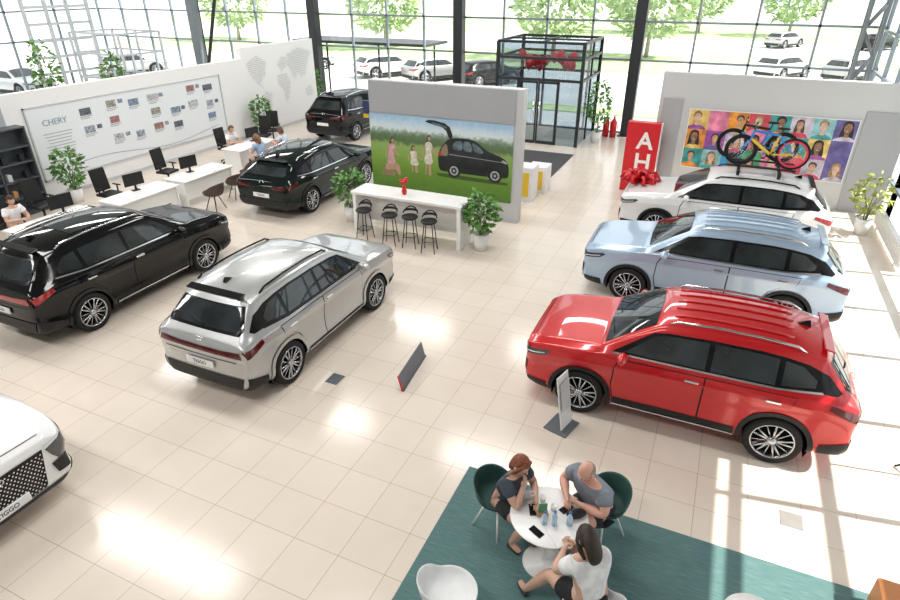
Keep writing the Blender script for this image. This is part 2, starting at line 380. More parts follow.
    for s in (1,-1):
        P("window_trim",TRIM,(dlo,'side',.003,s))
        for q in (fw,rw,qw): P("side_window",CARGLASS,(q,'side',.008,s))
        if detail:
            P("window_chrome",rail,([(.97,1.086),(.93,1.106),(-1.2,1.117),(-1.72,1.156),(-1.74,1.136),(-1.2,1.095)],'side',.008,s))
            for q in ([(.82,.37),(.88,.60),(.86,.9),(.80,1.02),(-.332,1.035),(-.332,.37)],[(-.354,.37),(-.354,1.035),(-1.45,1.05),(-1.40,.9),(-1.2,.84),(-1.02,.71),(-.9,.53),(-.87,.37)]):
                c=sum((Vector(p) for p in q),Vector((0,0)))/len(q); q2=[]
                for p in q: dv=(Vector(p)-c); q2.append(tuple(c+dv+dv.normalized()*.018))
                P("door_gap",BLACK,(q2,'side',.0015,s)); P("door",paint,(q,'side',.007,s))
            for x in (-.18,-1.2):
                h=hit('side',x,.955,s); B().box((0,0,0),(.18,.035,.035)).obj("door_handle",CHROME if rail==CHROME else paint,rt,loc=h[0]+h[1]*.02,bevel=.01)
            h=hit('side',.76,1.06,s); mb=B(); mb.sph((0,s*.15,.07),(.07,.125,.075),14,10); mb.box((0,s*.04,.03),(.06,.12,.03)); mb.obj("side_mirror",paint,rt,loc=h[0])
        for c_ in (wx/sx,-wx/sx):
            A=[];Bq=[]
            for k in range(21):
                a=R(-8+196*k/20); A.append((c_+math.cos(a)*(WR+.04)/sx,(WR+math.sin(a)*(WR+.04))/sz)); Bq.append((c_+math.cos(a)*(WR+.105)/sx,(WR+math.sin(a)*(WR+.105))/sz))
            P("wheel_arch_trim",BLACK if claddark else paint,(A+Bq[::-1],'side',.012,s))
        st_=.43 if claddark else .36
        P("side_sill",BLACK,([(.84,.235),(.84,st_),(-.84,st_),(-.84,.235)],'side',.012,s))
        if detail: P("sill_trim",CHROME,([(.84,.31),(.84,.332),(-.84,.332),(-.84,.31)],'side',.018,s))
        if diamond: P("headlight",LAMPCLR,([(.56*s,.84),(.80*s,.90),(.85*s,.62),(.72*s,.56),(.62*s,.70)],'front',.008),([(2.18,.86),(1.86,.935),(1.80,.90),(1.95,.74),(2.18,.62)],'side',.008,s)); P("lamp_strip",DRL,([(.56*s,.855),(.80*s,.912),(.80*s,.89),(.56*s,.83)],'front',.014))
        else: P("headlight",LAMPCLR,([(.44*s,.84),(.80*s,.89),(.84*s,.80),(.5*s,.775)],'front',.008),([(2.18,.86),(1.86,.925),(1.80,.91),(1.9,.84),(2.18,.78)],'side',.008,s)); P("lamp_strip",DRL,([(.46*s,.80),(.80*s,.835),(.80*s,.82),(.46*s,.785)],'front',.014),([(2.17,.825),(1.90,.88),(1.90,.87),(2.17,.81)],'side',.014,s))
        P("fog_light",BLACK,([(.58*s,.60),(.78*s,.62),(.78*s,.42),(.62*s,.44)],'front',.01))
        P("taillight",lamp,([(.36*s,.94),(.74*s,.965),(.78*s,.87),(.36*s,.87)],'rear',.01),([(-2.2,.975),(-1.86,1.045),(-1.84,.985),(-2.18,.86)],'side',.01,s))
    if bar: P("tail_light_bar",lamp,([(-.38,.945),(.38,.945),(.38,.87),(-.38,.87)],'rear',.01))
    g0,g1=(.36,.85) if diamond else (.46,.76)
    P("grille",TRIM,([(-.54,g1),(.54,g1),(.46,g0),(-.46,g0)],'front',.006))
    P("front_bumper_trim",BLACK,([(-.74,.345),(.74,.345),(.66,.28),(-.66,.28)],'front',.008))
    P("rear_bumper_trim",BLACK,([(-.76,.54),(.76,.54),(.70,.34),(-.70,.34)],'rear',.01))
    for s in (1,-1):
        P("corner_trim",BLACK,([(2.17,.27),(2.17,.40),(1.85,.40),(1.82,.24)],'side',.01,s)); P("corner_trim",BLACK,([(-2.2,.32),(-2.2,.55),(-1.86,.46),(-1.86,.27)],'side',.01,s))
    if detail:
        P("tailgate_gap",BLACK,([(-.68,.80),(.68,.80),(.68,.788),(-.68,.788)],'rear',.004))
        P("bonnet_gap",BLACK,([(2.14,.60),(2.15,.60),(2.15,-.60),(2.14,-.60)],'top',.004))
        h=hit('front',0,.79); bd=B(); bd.tube([(0,.085*math.cos(a),.045*math.sin(a)) for a in [k*math.pi/8 for k in range(16)]],.008,6,closed=True); bd.tube([(0,-.05,-.02),(0,0,.035),(0,.05,-.02)],.008,6); bd.obj("badge",CHROME,rt,loc=h[0]+Vector((.014,0,0)))
        h=hit('rear',0,1.03); bd=B(); bd.tube([(0,.07*math.cos(a),.035*math.sin(a)) for a in [k*math.pi/8 for k in range(16)]],.007,6,closed=True); bd.obj("badge",CHROME,rt,loc=h[0]+Vector((-.012,0,0)))
        gb=B()
        if diamond:
            for i in range(-10,11):
                for j in range(13):
                    y=i*.05+(.025 if j%2 else 0); z=.385+j*.035
                    h=hit('front',y,z)
                    if h and abs(y)<.45+(z-.36)*.16: gb.box(h[0]+Vector((.014,0,0)),(.01,.017,.017),(R(45),0,0))
        else:
            for j in range(5):
                z=.49+j*.05; pts=[hit('front',y/10,z)[0]+Vector((.012,0,0)) for y in range(-4,5)]; gb.tube(pts,.006,5)
        gb.obj("grille_bars",CHROME,rt)
        for vw,z,sg in (('front',.42,1),('rear',.68,-1)):
            h=hit(vw,0,z); 
            pl=B(); pl.box((0,0,0),(.02,.52,.112)); po=pl.obj("license_plate",PAPER,rt,loc=h[0]+Vector((sg*.025,0,0)),bevel=.004)
            if plate: text(plate,.08,BLACK,"plate_text",po,(sg*.011,0,0),(math.pi/2,0,sg*math.pi/2),.001,bold=.001)
        for s in (1,-1):
            pts=[];xs=[.24,.14,-.4,-.9,-1.35,-1.46]
            for x in xs:
                h=hit('top',x,.60*s); pts.append(h[0]+Vector((0,0,.0 if x in(.24,-1.46) else .045)))
            B().tube(pts,.017,8).obj("roof_rail",rail,rt)
        if ribs:
            rb=B()
            for y in (-.42,-.21,0,.21,.42): rb.tube([hit('top',x/10,y)[0]+Vector((0,0,.006)) for x in range(2,-14,-1)],.018,6)
            rb.obj("roof_ribs",paint,rt)
        h=hit('top',-1.42,0); fb=B(); fb.add([(.1,-.03,-.01),(.1,.03,-.01),(-.1,.03,-.01),(-.1,-.03,-.01),(-.08,0,.07),(-.04,0,.06)],[(0,1,5),(1,2,4,5),(2,3,4),(3,0,5,4),(3,2,1,0)]); fb.obj("antenna",TRIM,rt,loc=h[0])
        h=hit('top',-1.68,0); sb=B(); sb.box((0,0,0),(.13,1.04*sy,.022),(0,R(-14),0)); sb.obj("spoiler",TRIM if not ribs else paint,rt,loc=(h[0].x-.04,0,h[0].z-.008),bevel=.01)
        for s in (1,-1):
            h1=hit('top',1.07,.1 if s>0 else -.5); h2=hit('top',.98,.55 if s>0 else -.08); B().cyl(h1[0]+Vector((0,0,.02)),h2[0]+Vector((0,0,.02)),.008).obj("wiper",BLACK,rt)
        h=hit('rear',0,1.19); h2=hit('rear',.28,1.26); B().cyl(h[0]+Vector((-.02,0,0)),h2[0]+Vector((-.02,0,0)),.008).obj("rear_wiper",BLACK,rt)
    for x in (wx,-wx):
        for s in (1,-1):
            w=D.objects.new("wheel",None); COL.objects.link(w); w.parent=rt; w.empty_display_size=.1; w.location=(x,s*(W/2-.125),WR); w.scale=(rimr,1,rimr)
            w.rotation_euler=(0,random.random(),0 if s>0 else math.pi)
            put(TYRE,"tyre",w); put(RIM,"rim",w)
    return rt
def paintm(n,c,metal=.3,rough=.28,coat=1,spec=.5): return mat(n,c,rough,metal,coat,0,spec,.01)
PRED=paintm("paint_red",(.56,.005,.009),.2); PBLUE=paintm("paint_pale_blue",(.40,.53,.68),.35); PWHITE=paintm("paint_white",(.80,.80,.80),0)
PSIL=paintm("paint_silver",(.46,.47,.47),.6); PBLK=paintm("paint_black",(.004,.0045,.005),0,.06,0,.4); PGRN=paintm("paint_dark_green",(.004,.010,.0095),.0,.06,0,.4)
GC="display cars"
car("red crossover with black lower cladding parked on tiles",(.12,8.1,0),math.pi,4.34,1.86,1.74,PRED,GC,ribs=True,lamp=LAMPDK)
car("pale blue crossover beside the red one",(.28,11.95,0),math.pi,4.68,1.86,1.73,PBLUE,GC,ribs=True,lamp=LAMPDK)
whitecar=car("white crossover carrying bicycles on its roof",(.36,15.6,0),math.pi,4.68,1.86,1.72,PWHITE,GC,rail=TRIM)
car("silver SUV with dark tinted windows",(-6.4,7.42,0),math.pi/2,4.46,1.86,1.74,PSIL,GC,plate="TIGGO",bar=True,claddark=False,rail=TRIM,lamp=LAMPDK)
car("large black SUV with bright roof rails",(-10.75,7.34,0),math.pi/2,4.68,1.92,1.75,PBLK,GC,plate="TIGGO",bar=True,claddark=False,sunroof=True)
car("dark green-black crossover with sloping rear",(-10.85,14.25,0),math.pi/2,4.75,1.88,1.63,PGRN,GC,plate="TIGGO",slope=.08,claddark=False,lamp=LAMPDK)
car("black SUV standing behind the grey partition",(-14.3,22.0,0),math.pi/2,4.7,1.9,1.8,PBLK,GC,claddark=False,lamp=LAMPDK)
car("white SUV with diamond pattern grille",(-8.9,2.3,0),0,4.75,1.92,1.70,PWHITE,GC,plate="TIGGO",diamond=True,rail=TRIM)
GO="cars parked outside"; zo=-.07
oc=car("white car parked outside on the pavement",(-37.2,22.5,zo),0,4.4,1.8,1.5,PWHITE,GO,detail=False,rail=TRIM)
oc2=car("dark car parked outside on the pavement",(-14,37,zo),1.0,4.4,1.8,1.5,PBLK,GO,detail=False,rail=TRIM)
oc3=car("silver car parked outside on the pavement",(-17.8,37.3,zo),1.0,4.4,1.8,1.5,PSIL,GO,detail=False,rail=TRIM)
for i,(r_,l) in enumerate(((oc,(-21.6,37.6,zo)),(oc3,(-29,38.2,zo)),(oc,(3,48,zo)),(oc3,(7,48.3,zo)),(oc3,(4,71,zo)),(oc2,(12,71.8,zo)),(oc,(16,72.2,zo)),(oc3,(-38,31,zo)))): copytree(r_,l,1.0)
# ---------------------------------------------------------------- room shell
def floormat():
    m=D.materials.new("floor_tiles"); m.use_nodes=True; nt=m.node_tree; b=nt.nodes["Principled BSDF"]
    tc=nt.nodes.new("ShaderNodeTexCoord"); br=nt.nodes.new("ShaderNodeTexBrick"); br.offset=0; br.squash=1
    br.inputs["Scale"].default_value=1; br.inputs["Brick Width"].default_value=.6; br.inputs["Row Height"].default_value=.6; br.inputs["Mortar Size"].default_value=.0045; br.inputs["Mortar Smooth"].default_value=.1
    br.inputs["Color1"].default_value=(.755,.668,.58,1); br.inputs["Color2"].default_value=(.725,.64,.55,1); br.inputs["Mortar"].default_value=(.48,.40,.325,1)
    nz=nt.nodes.new("ShaderNodeTexNoise"); nz.inputs["Scale"].default_value=2.5; nz.inputs["Detail"].default_value=6
    mx=nt.nodes.new("ShaderNodeMixRGB"); mx.blend_type='MULTIPLY'; mx.inputs[0].default_value=.08
    nt.links.new(tc.outputs["Object"],br.inputs["Vector"]); nt.links.new(tc.outputs["Object"],nz.inputs["Vector"])
    nt.links.new(br.outputs["Color"],mx.inputs[1]); nt.links.new(nz.outputs["Fac"],mx.inputs[2]); nt.links.new(mx.outputs[0],b.inputs["Base Color"])
    b.inputs["Roughness"].default_value=.15; b.inputs["Specular IOR Level"].default_value=.5
    return m
XL,XR,YF,YB,ZC=-34,4.5,-5,26.3,8.5
struct(B().box(((XL+XR)/2,(YF+YB)/2,-.1),(XR-XL,YB-YF,.2)).obj("floor",floormat()))
struct(B().box(((XL+XR)/2,(YF+YB)/2,ZC+.1),(XR-XL+.6,YB-YF+.6,.2)).obj("ceiling",mat("ceiling_grey",(.22,.23,.24),.8)))
struct(B().box(((XL+XR)/2,YF-.1,ZC/2),(XR-XL,.2,ZC)).obj("wall_front",mat("front_wall_grey",(.4,.4,.4),.7)))
FRAME=mat("window_frame",(.22,.26,.30),.4,.3)
def window(n,a,b_,z0,z1,hz,nv,axis,c):
    f=B(); L=b_-a; t=.08
    def bx(u,z,du,dz): 
        if axis=='x': f.box((u,c,z),(du,.12,dz))
        else: f.box((c,u,z),(.12,du,dz))
    for k in range(nv+1): bx(a+L*k/nv,(z0+z1)/2,t,z1-z0)
    for z in [z0+.03]+hz+[z1-.03]: bx((a+b_)/2,z,L,.08)
    w=struct(f.obj("window_%d"%n,FRAME))
    if axis=='x': p=B().add([(a,c,z0),(b_,c,z0),(b_,c,z1),(a,c,z1)],[(0,1,2,3)])
    else: p=B().add([(c,a,z0),(c,b_,z0),(c,b_,z1),(c,a,z1)],[(0,1,2,3)])
    p.obj("pane",GLASS,w)
xs=[-34,-26.4,-18.8,-11.2,-3.6,4.5]
for i in range(5): window(i+1,xs[i],xs[i+1],0,ZC,[2.9,4.3,6.2],4,'x',YB)
ys=[3,11,18.5,26.3]
for i in range(3): window(6+i,ys[i],ys[i+1],0,ZC if i==2 else 4.6,[.9,2.9,4.2],4,'y',XR)
struct(B().box((XR,(3+18.5)/2,(4.6+ZC)/2),(.2,15.5,ZC-4.6)).obj("wall_right",WHITE))  # unseen solid wall above the glazing, added to limit the sun's reach indoors
struct(B().box((XR,-1,ZC/2),(.2,8,ZC)).obj("wall_right.001",WHITE))
for i,(a,b_) in enumerate(((-5,5),(5,15.6),(15.6,26.3))): window(9+i,a,b_,0,ZC,[2.9,4.3,6.2],4,'y',XL)
for i,x in enumerate((-26.4,-18.8,-11.2,-3.6)):
    c=root("steel_column","dark steel column against the glazed facade" if i!=0 else "light grey steel column against the glazed facade","column",(x,25.9,0),0,"facade columns")
    B().box((0,0,ZC/2),(.42,.42,ZC)).obj("shaft",DARK if i else STEEL,c,bevel=.01); B().box((0,0,.02),(.6,.6,.04)).obj("base_plate",DARK,c)
c=root("lattice_column","grey steel lattice column with diagonal bracing","column",(4.0,25.8,0),0)
lb=B()
for dx in (-.25,.25):
    for dy in (-.2,.2): lb.box((dx,dy,ZC/2),(.1,.1,ZC))
for k in range(10):
    z=k*.85; 
    for dy in (-.2,.2): lb.cyl((-.25 if k%2 else .25,dy,z),(.25 if k%2 else -.25,dy,z+.85),.04,n=6)
lb.obj("lattice",STEEL,c)
c=root("steel_brace","diagonal dark steel brace in front of the glazing","brace",(-24.4,25.2,0),0)
B().cyl((-1.5,0,0),(1.6,0,8.4),.09).obj("brace_bar",DARK,c)
# entrance vestibule
v=root("entrance_vestibule","dark framed glass entrance vestibule with double doors","vestibule",(-6.68,24.6,0))
fb=B(); hx,hy,hh=1.65,1.55,3.7
for x in (-hx,hx):
    for y in (-hy,hy): fb.box((x,y,hh/2),(.12,.12,hh))
for z in (hh,hh-.55,2.4):
    fb.box((0,-hy,z),(2*hx,.09,.09)); fb.box((0,hy,z),(2*hx,.09,.09)); fb.box((-hx,0,z),(.09,2*hy,.09)); fb.box((hx,0,z),(.09,2*hy,.09))
fb.box((0,0,hh),(.06,2*hy,.06)); fb.box((0,0,hh),(2*hx,.06,.06)); fb.box((-.8,-hy,1.2),(.07,.07,2.4)); fb.box((.8,-hy,1.2),(.07,.07,2.4)); fb.box((hx,0,hh/2),(.07,.07,hh))
fb.obj("frame",DARK,v)
gb=B(); gb.add([(-hx,-hy,0),(hx,-hy,0),(hx,-hy,hh),(-hx,-hy,hh)],[(0,1,2,3)]); gb.add([(hx,-hy,0),(hx,hy,0),(hx,hy,hh),(hx,-hy,hh)],[(0,1,2,3)]); gb.add([(-hx,-hy,0),(-hx,hy,0),(-hx,hy,hh),(-hx,-hy,hh)],[(0,1,2,3)]); gb.add([(-hx,hy,0),(hx,hy,0),(hx,hy,hh),(-hx,hy,hh)],[(0,1,2,3)])
gb.obj("glass_walls",glassmat("vestibule_glass",(.52,.58,.63),.12),v)
for s in (-1,1):
    B().box((s*.4,-hy+.02,.06),(.76,.05,.12)).box((s*.4,-hy+.02,2.3),(.76,.05,.08)).box((s*.04,-hy+.02,1.18),(.06,.05,2.3)).box((s*.76,-hy+.02,1.18),(.06,.05,2.3)).obj("door_leaf",DARK,v)
    B().cyl((s*.12,-hy-.06,.7),(s*.12,-hy-.06,1.6),.018).obj("door_handle",CHROME,v)
gr="red balloons in the vestibule"
for i in range(14):
    bl=root("balloon","shiny red balloon tied in a cluster","balloon",(-7.6+ (i%7)*.32+random.uniform(-.1,.1),24.3+random.uniform(-.4,.5),2.95+random.uniform(-.2,.25)),0,gr)
    b=B(); b.sph((0,0,0),(.17,.17,.2),14,10); b.cyl((0,0,-.22),(0,0,-.19),.02,.008); b.obj("balloon_skin",REDP,bl); B().tube([(0,0,-.22),(.02,0,-.5),(0,0,-.8)],.003,4).obj("string",PAPER,bl)
mt=root("entrance_mat","dark grey entrance mat on the tiles","doormat",(-5.75,20.2,0)); B().box((0,0,.008),(1.9,3.4,.016)).obj("mat_pile",mat("mat",(.06,.06,.065),.95),mt)
v=root("side_vestibule","steel framed glass side vestibule","vestibule",(-30.6,24.3,0)); b=B(); w,d,h=3.6,2.6,3.3
for a in (-w/2,0,w/2):
    for c_ in (-d/2,d/2): b.box((a,c_,h/2),(.1,.1,h))
for z in (h,2.3,1.1):
    for c_ in (-d/2,d/2): b.box((0,c_,z),(w,.09,.09))
    for a in (-w/2,w/2): b.box((a,0,z),(.09,d,.09))
b.obj("frame",LSTEEL,v)
v=root("gate_frame","tall white steel gate frame with grid bars","gate",(-33.3,23.3,0)); b=B()
for y in (-1.8,-.6,.6,1.8): b.box((0,y,3.4),(.15,.15,6.8))
for z in (.5,1.3,2.1,2.9,3.7,4.5,5.3,6.1,6.75): b.box((0,0,z),(.13,3.6,.13))
b.obj("frame",LSTEEL,v)
# outside
B().box((-10,60,-.17),(300,300,.2)).obj("pavement",mat("asphalt",(.60,.60,.58),.9,var=.1,scale=.5),label="bright concrete pavement and parking lot outside",category="pavement",kind="stuff")
GRASS=mat("grass",(.42,.54,.26),.95,var=.2,scale=1.5)
for (x,y,w,d,l) in ((-32,52,56,12,"strip of lawn beyond the parked cars"),(24,38,34,9,"lawn beside the entrance road"),(0,92,200,30,"far lawn beyond the street"),(10,59,26,9,"lawn between the parking rows"),(-8,31,14,1.6,"narrow grass verge near the facade")):
    B().box((x,y,-.045),(w,d,.05)).obj("lawn",GRASS,label=l,category="lawn",kind="stuff")
def leaves(b,cx,cy,cz,rx,rz,n,sz,mi=0):
    for i in range(n):
        a=random.uniform(0,6.28); u=random.uniform(-1,1); q=random.uniform(.45,1)**.5; rr=math.sqrt(1-u*u)*rx*q
        p=Vector((cx+rr*math.cos(a),cy+rr*math.sin(a),cz+u*rz*q)); M=Matrix.Translation(p)@Euler((random.uniform(-.9,.9),random.uniform(-.9,.9),a)).to_matrix().to_4x4()
        s=sz*random.uniform(.7,1.3); b.add([(0,-s*.1,0),(s*.5,-s*.28,.03*s),(s,0,-.12*s),(s*.5,s*.28,.03*s),(0,s*.1,0)],[(0,1,2,3,4)],M,mi)
tr=root("tree","pale leafy green tree on the lawn","tree",(-14,52,-.02),0,"street trees")
B().tube([(0,0,0),(.05,0,1.5),(0,.1,3)],[.2,.16,.1]).obj("trunk",mat("bark",(.4,.35,.3),.9),tr)
b=B(); leaves(b,0,0,4.2,3.4,2.8,1000,.7); b.obj("foliage",mat("tree_leaf",(.45,.56,.33),.8,var=.25),tr)
for l in ((-7,56),(-31,54),(-13,84),(-5,87),(5,85),(-50,55)): copytree(tr,(l[0],l[1],-.02),random.random()*6)
c=root("canopy","thin flat canopy on slim posts outside the glass","canopy",(-17,27.9,-.07)); B().box((0,0,3.1),(7.6,2.4,.12)).obj("roof_slab",DARK,c)
for x in (-3.2,0,3.2): B().cyl((x,.9,0),(x,.9,3.05),.05).obj("post",DARK,c)
# left partition + cabinet
struct(B().box((-17.8,14.6,1.5),(.2,9.6,3.0)).obj("wall_left",WHITE))
struct(B().box((-17.8,21.75,1.7),(.2,4.7,3.4)).obj("wall_left.001",WHITE))
struct(B().box((-17.6,6.4,1.5),(.6,6.8,3.0)).obj("wall_left.002",GREYW))
struct(B().box((-17.68,16.8,.05),(.04,13,.1)).obj("baseboard_left",LGREY))
CABM=mat("cabinet",(.07,.08,.09),.5)
cb=root("shelf_unit","dark grey shelving unit with small displayed items","shelf",(-17.1,8.1,0)); b=B()
b.box((-.18,0,1.15),(.03,3.8,2.3))
for y in (-1.9,-.95,0,.95,1.9): b.box((0,y,1.15),(.38,.04,2.3))
b.obj("carcass",CABM,cb)
for z in (.03,.5,.95,1.4,1.8,2.28): B().box((0,0,z),(.38,3.8,.035)).obj("shelf_board",CABM,cb)
cols=[WHITE,LGREY,LGREY,DARK,WOOD]
for i in range(24):
    z=(.518,.968,1.418)[i%3]; y=-1.68+(i//3)*.475; B().box((0,0,.09),(.14,.12,.18)).box((0,0,.185),(.08,.06,.02)).obj("merchandise_box",random.choice(cols),None,loc=(-17.05,8.1+y,z),bevel=.008,label="small packaged item on a shelf",category="box",group="items on the shelving")
# timeline board
bd=root("timeline_board","pale board with rows of small photos and a timeline","board",(-17.685,14.3,0))
b=B(); b.box((0,0,1.55),(.03,7.4,2.0)); b.obj("panel",mat("pale_blue_board",(.76,.80,.83),.4,var=.005),bd,bevel=.01)
b=B(); 
for z in (.53,2.57): b.box((.01,0,z),(.05,7.5,.04))
for y in (-3.73,3.73): b.box((.01,y,1.55),(.05,.04,2.08))
b.obj("board_frame",LGREY,bd)
pc=[(.12,.13,.16),(.3,.16,.15),(.28,.32,.38),(.45,.45,.47),(.2,.26,.36),(.3,.28,.25)]
pm=[mat("photo_%d"%i,c,.5,var=.6,scale=22) for i,c in enumerate(pc)]
GB_=mat("greyblue",(.28,.34,.42),.5)
def txl(bd,y,z,w): B().box((.02,y,z),(.008,w,.02)).obj("caption_line",GREYW,bd)
for i in range(7):
    y=-1.9+i*.83+random.uniform(-.08,.08)
    for j in range(3):
        z=2.2-j*.5+(.1 if i%2 else 0)+random.uniform(-.05,.05); ww=random.uniform(.3,.46)
        if (i+j*2)%5==4: continue
        B().box((.02,y,z),(.012,ww,.2)).obj("photo",pm[(i*5+j*2)%6],bd)
        if (i+j)%2: B().box((.02,y+.34,z+.03),(.012,.16,.12)).obj("photo",pm[(i*3+j*5+1)%6],bd)
        txl(bd,y,z-.14,.4); txl(bd,y-.04,z-.19,.3)
b=B(); b.tube([(.02,-3.3+.2*k,.72+.12*math.sin(k*.22)) for k in range(34)],.008,6); b.obj("timeline_curve",GB_,bd)
text("CHERY",.24,GB_,"lettering",bd,(.022,-2.95,2.1),(math.pi/2,0,math.pi/2))
for j in range(8): txl(bd,-2.95,1.8-j*.09,.9-.07*(j%4))
# world map
mp=root("world_map","pale grey dotted world map graphic on the white wall","wall map",(-17.69,21.7,1.85)); b=B()
conts=[[(-1.9,.8),(-1.3,1.0),(-.8,.75),(-.95,.35),(-1.25,.1),(-1.1,-.1),(-1.4,.05),(-1.75,.4)],[(-1.1,-.15),(-.7,-.3),(-.75,-.7),(-.95,-1.15),(-1.05,-.7),(-1.2,-.4)],[(-.2,.6),(.1,.85),(.4,.8),(.35,.5),(.0,.35)],[(-.25,.25),(.3,.25),(.5,-.05),(.3,-.6),(.1,-.75),(0,-.25),(-.3,-.05)],[(.4,.55),(.45,.9),(1.2,1.05),(2.0,.85),(1.7,.5),(1.5,.1),(1.2,0),(1.0,.25),(.8,-.02),(.6,.25)],[(1.4,-.4),(1.8,-.3),(1.95,-.65),(1.45,-.7)]]
for iy in range(-34,35):
    for iz in range(-21,20):
        q=(iy*.06,iz*.06)
        if any(pinp(q,c_) for c_ in conts): b.add([(.004,q[0]*1.1-.022,q[1]*1.2),(.004,q[0]*1.1,q[1]*1.2-.022),(.004,q[0]*1.1+.022,q[1]*1.2),(.004,q[0]*1.1,q[1]*1.2+.022)],[(0,1,2,3)])
o=b.obj("map_dots",mat("map_grey",(.36,.38,.42),.6),mp); o["kind"]="stuff"
# central display wall
struct(B().box((-6.64,14.42,1.7),(4.34,.3,3.4)).obj("wall_center",LGREY))
struct(B().box((-6.72,14.255,2.98),(4.15,.03,.8)).obj("trim_1",GREYW))
po=root("meadow_picture","large picture of a family beside an SUV on a meadow","picture",(-6.74,14.25,1.55)); w2,h2=2.07,1.0
def picmat():
    m=D.materials.new("meadow"); m.use_nodes=True; nt=m.node_tree; b=nt.nodes["Principled BSDF"]; b.inputs["Roughness"].default_value=.35
    tc=nt.nodes.new("ShaderNodeTexCoord"); sp=nt.nodes.new("ShaderNodeSeparateXYZ"); nz=nt.nodes.new("ShaderNodeTexNoise"); nz.inputs["Scale"].default_value=6; nz.inputs["Detail"].default_value=10; nz.inputs["Roughness"].default_value=.7
    ma=nt.nodes.new("ShaderNodeMath"); ma.operation='MULTIPLY_ADD'; ma.inputs[1].default_value=.22
    mr=nt.nodes.new("ShaderNodeMapRange"); mr.inputs[1].default_value=-1; mr.inputs[2].default_value=1
    rp=nt.nodes.new("ShaderNodeValToRGB"); e=rp.color_ramp.elements
    e[0].position=.0; e[0].color=(.08,.19,.025,1); e[1].position=1.0; e[1].color=(.36,.55,.74,1)
    for p,c_ in ((.3,(.15,.29,.04,1)),(.5,(.24,.40,.08,1)),(.62,(.28,.42,.13,1)),(.68,(.10,.16,.07,1)),(.76,(.14,.21,.11,1)),(.81,(.32,.42,.36,1)),(.85,(.70,.78,.80,1)),(.92,(.55,.70,.82,1))):
        q=e.new(p); q.color=c_
    nt.links.new(tc.outputs["Object"],sp.inputs[0]); nt.links.new(tc.outputs["Object"],nz.inputs["Vector"]); nt.links.new(sp.outputs[2],mr.inputs[0])
    nt.links.new(nz.outputs["Fac"],ma.inputs[0]); nt.links.new(mr.outputs[0],ma.inputs[2])
    sb=nt.nodes.new("ShaderNodeMath"); sb.operation='SUBTRACT'; sb.inputs[1].default_value=.09
    nt.links.new(ma.outputs[0],sb.inputs[0]); nt.links.new(sb.outputs[0],rp.inputs[0]); nt.links.new(rp.outputs[0],b.inputs["Base Color"])
    return m
B().box((0,0,0),(2*w2,.03,2*h2)).obj("print",picmat(),po)
def flat(b,pts,mi,y=-.018): b.add([(p[0],y,p[1]) for p in pts],[tuple(range(len(pts)))],None,mi)
def disc(b,cx,cz,rx,rz,mi,y=-.02,n=16): flat(b,[(cx+rx*math.cos(2*math.pi*k/n),cz+rz*math.sin(2*math.pi*k/n)) for k in range(n)],mi,y)
def smooth(pts,it=2):
    for _ in range(it):
        q=[]
        for i in range(len(pts)):
            a=pts[i];b_=pts[(i+1)%len(pts)]; q+=[(a[0]*.78+b_[0]*.22,a[1]*.78+b_[1]*.22),(a[0]*.22+b_[0]*.78,a[1]*.22+b_[1]*.78)]
        pts=q
    return pts
picm=[mat("pic_black",(.016,.02,.022),.35,var=.4,scale=3),mat("pic_glass",(.12,.17,.19),.4,var=.5,scale=5),mat("pic_rubber",(.015,.015,.015),.6),mat("pic_pink",(.62,.36,.37),.6,var=.25,scale=12),mat("pic_cream",(.68,.64,.54),.6,var=.2,scale=12),mat("pic_skin",(.5,.3,.21),.6),mat("pic_hair",(.08,.045,.03),.6),mat("pic_tan",(.28,.2,.12),.6),mat("pic_alloy",(.4,.42,.44),.5),mat("pic_redlamp",(.5,.03,.03),.5),mat("pic_shadow",(.05,.1,.02),.6)]
b=B()
flat(b,smooth([(.2,-.42),(2.02,-.46),(1.95,-.55),(.3,-.53)],1),10,-.0165)
flat(b,smooth([(.30,-.34),(.27,-.1),(.30,.12),(.37,.24),(.52,.44),(.70,.49),(1.0,.50),(1.22,.46),(1.46,.25),(1.75,.17),(1.93,.08),(2.0,-.08),(2.0,-.32),(1.9,-.38),(.42,-.38)],2),0)
flat(b,smooth([(.62,.20),(.68,.40),(.88,.43),(.89,.19)],1),1,-.020); flat(b,smooth([(.91,.19),(.90,.43),(1.08,.42),(1.14,.18)],1),1,-.020); flat(b,smooth([(1.17,.18),(1.11,.41),(1.2,.40),(1.40,.23),(1.36,.17)],1),1,-.020)
flat(b,smooth([(.33,.02),(.36,.2),(.50,.36),(.54,.02)],1),7,-.0195); flat(b,[(.30,.0),(.31,.12),(.36,.12),(.35,.0)],9,-.021); flat(b,smooth([(1.84,.08),(1.95,.03),(1.96,-.02),(1.82,.02)],1),8,-.021)
flat(b,smooth([(.56,.44),(.66,.50),(.55,.80),(.10,.88),(-.06,.82),(.08,.78),(.46,.70)],1),0,-.021); flat(b,smooth([(.50,.68),(.13,.79),(.12,.83),(.5,.75)],1),1,-.0215)
flat(b,[(.55,.08),(1.9,.02),(1.9,.01),(.55,.065)],8,-.021); flat(b,[(.90,.17),(.905,.17),(.90,-.28),(.895,-.28)],2,-.021); flat(b,[(1.16,.16),(1.165,.16),(1.2,-.26),(1.195,-.26)],2,-.021)
for cx in (.68,1.68): disc(b,cx,-.33,.165,.18,2,-.022,24); disc(b,cx,-.33,.11,.12,8,-.023,20); disc(b,cx,-.33,.08,.09,2,-.0235,5); disc(b,cx,-.33,.03,.035,8,-.024)
for q in b.v: q.x=2.04-(2.04-q.x)*1.16; q.z=-.62+(q.z+.62)*1.06
b.obj("printed_suv",picm,po)
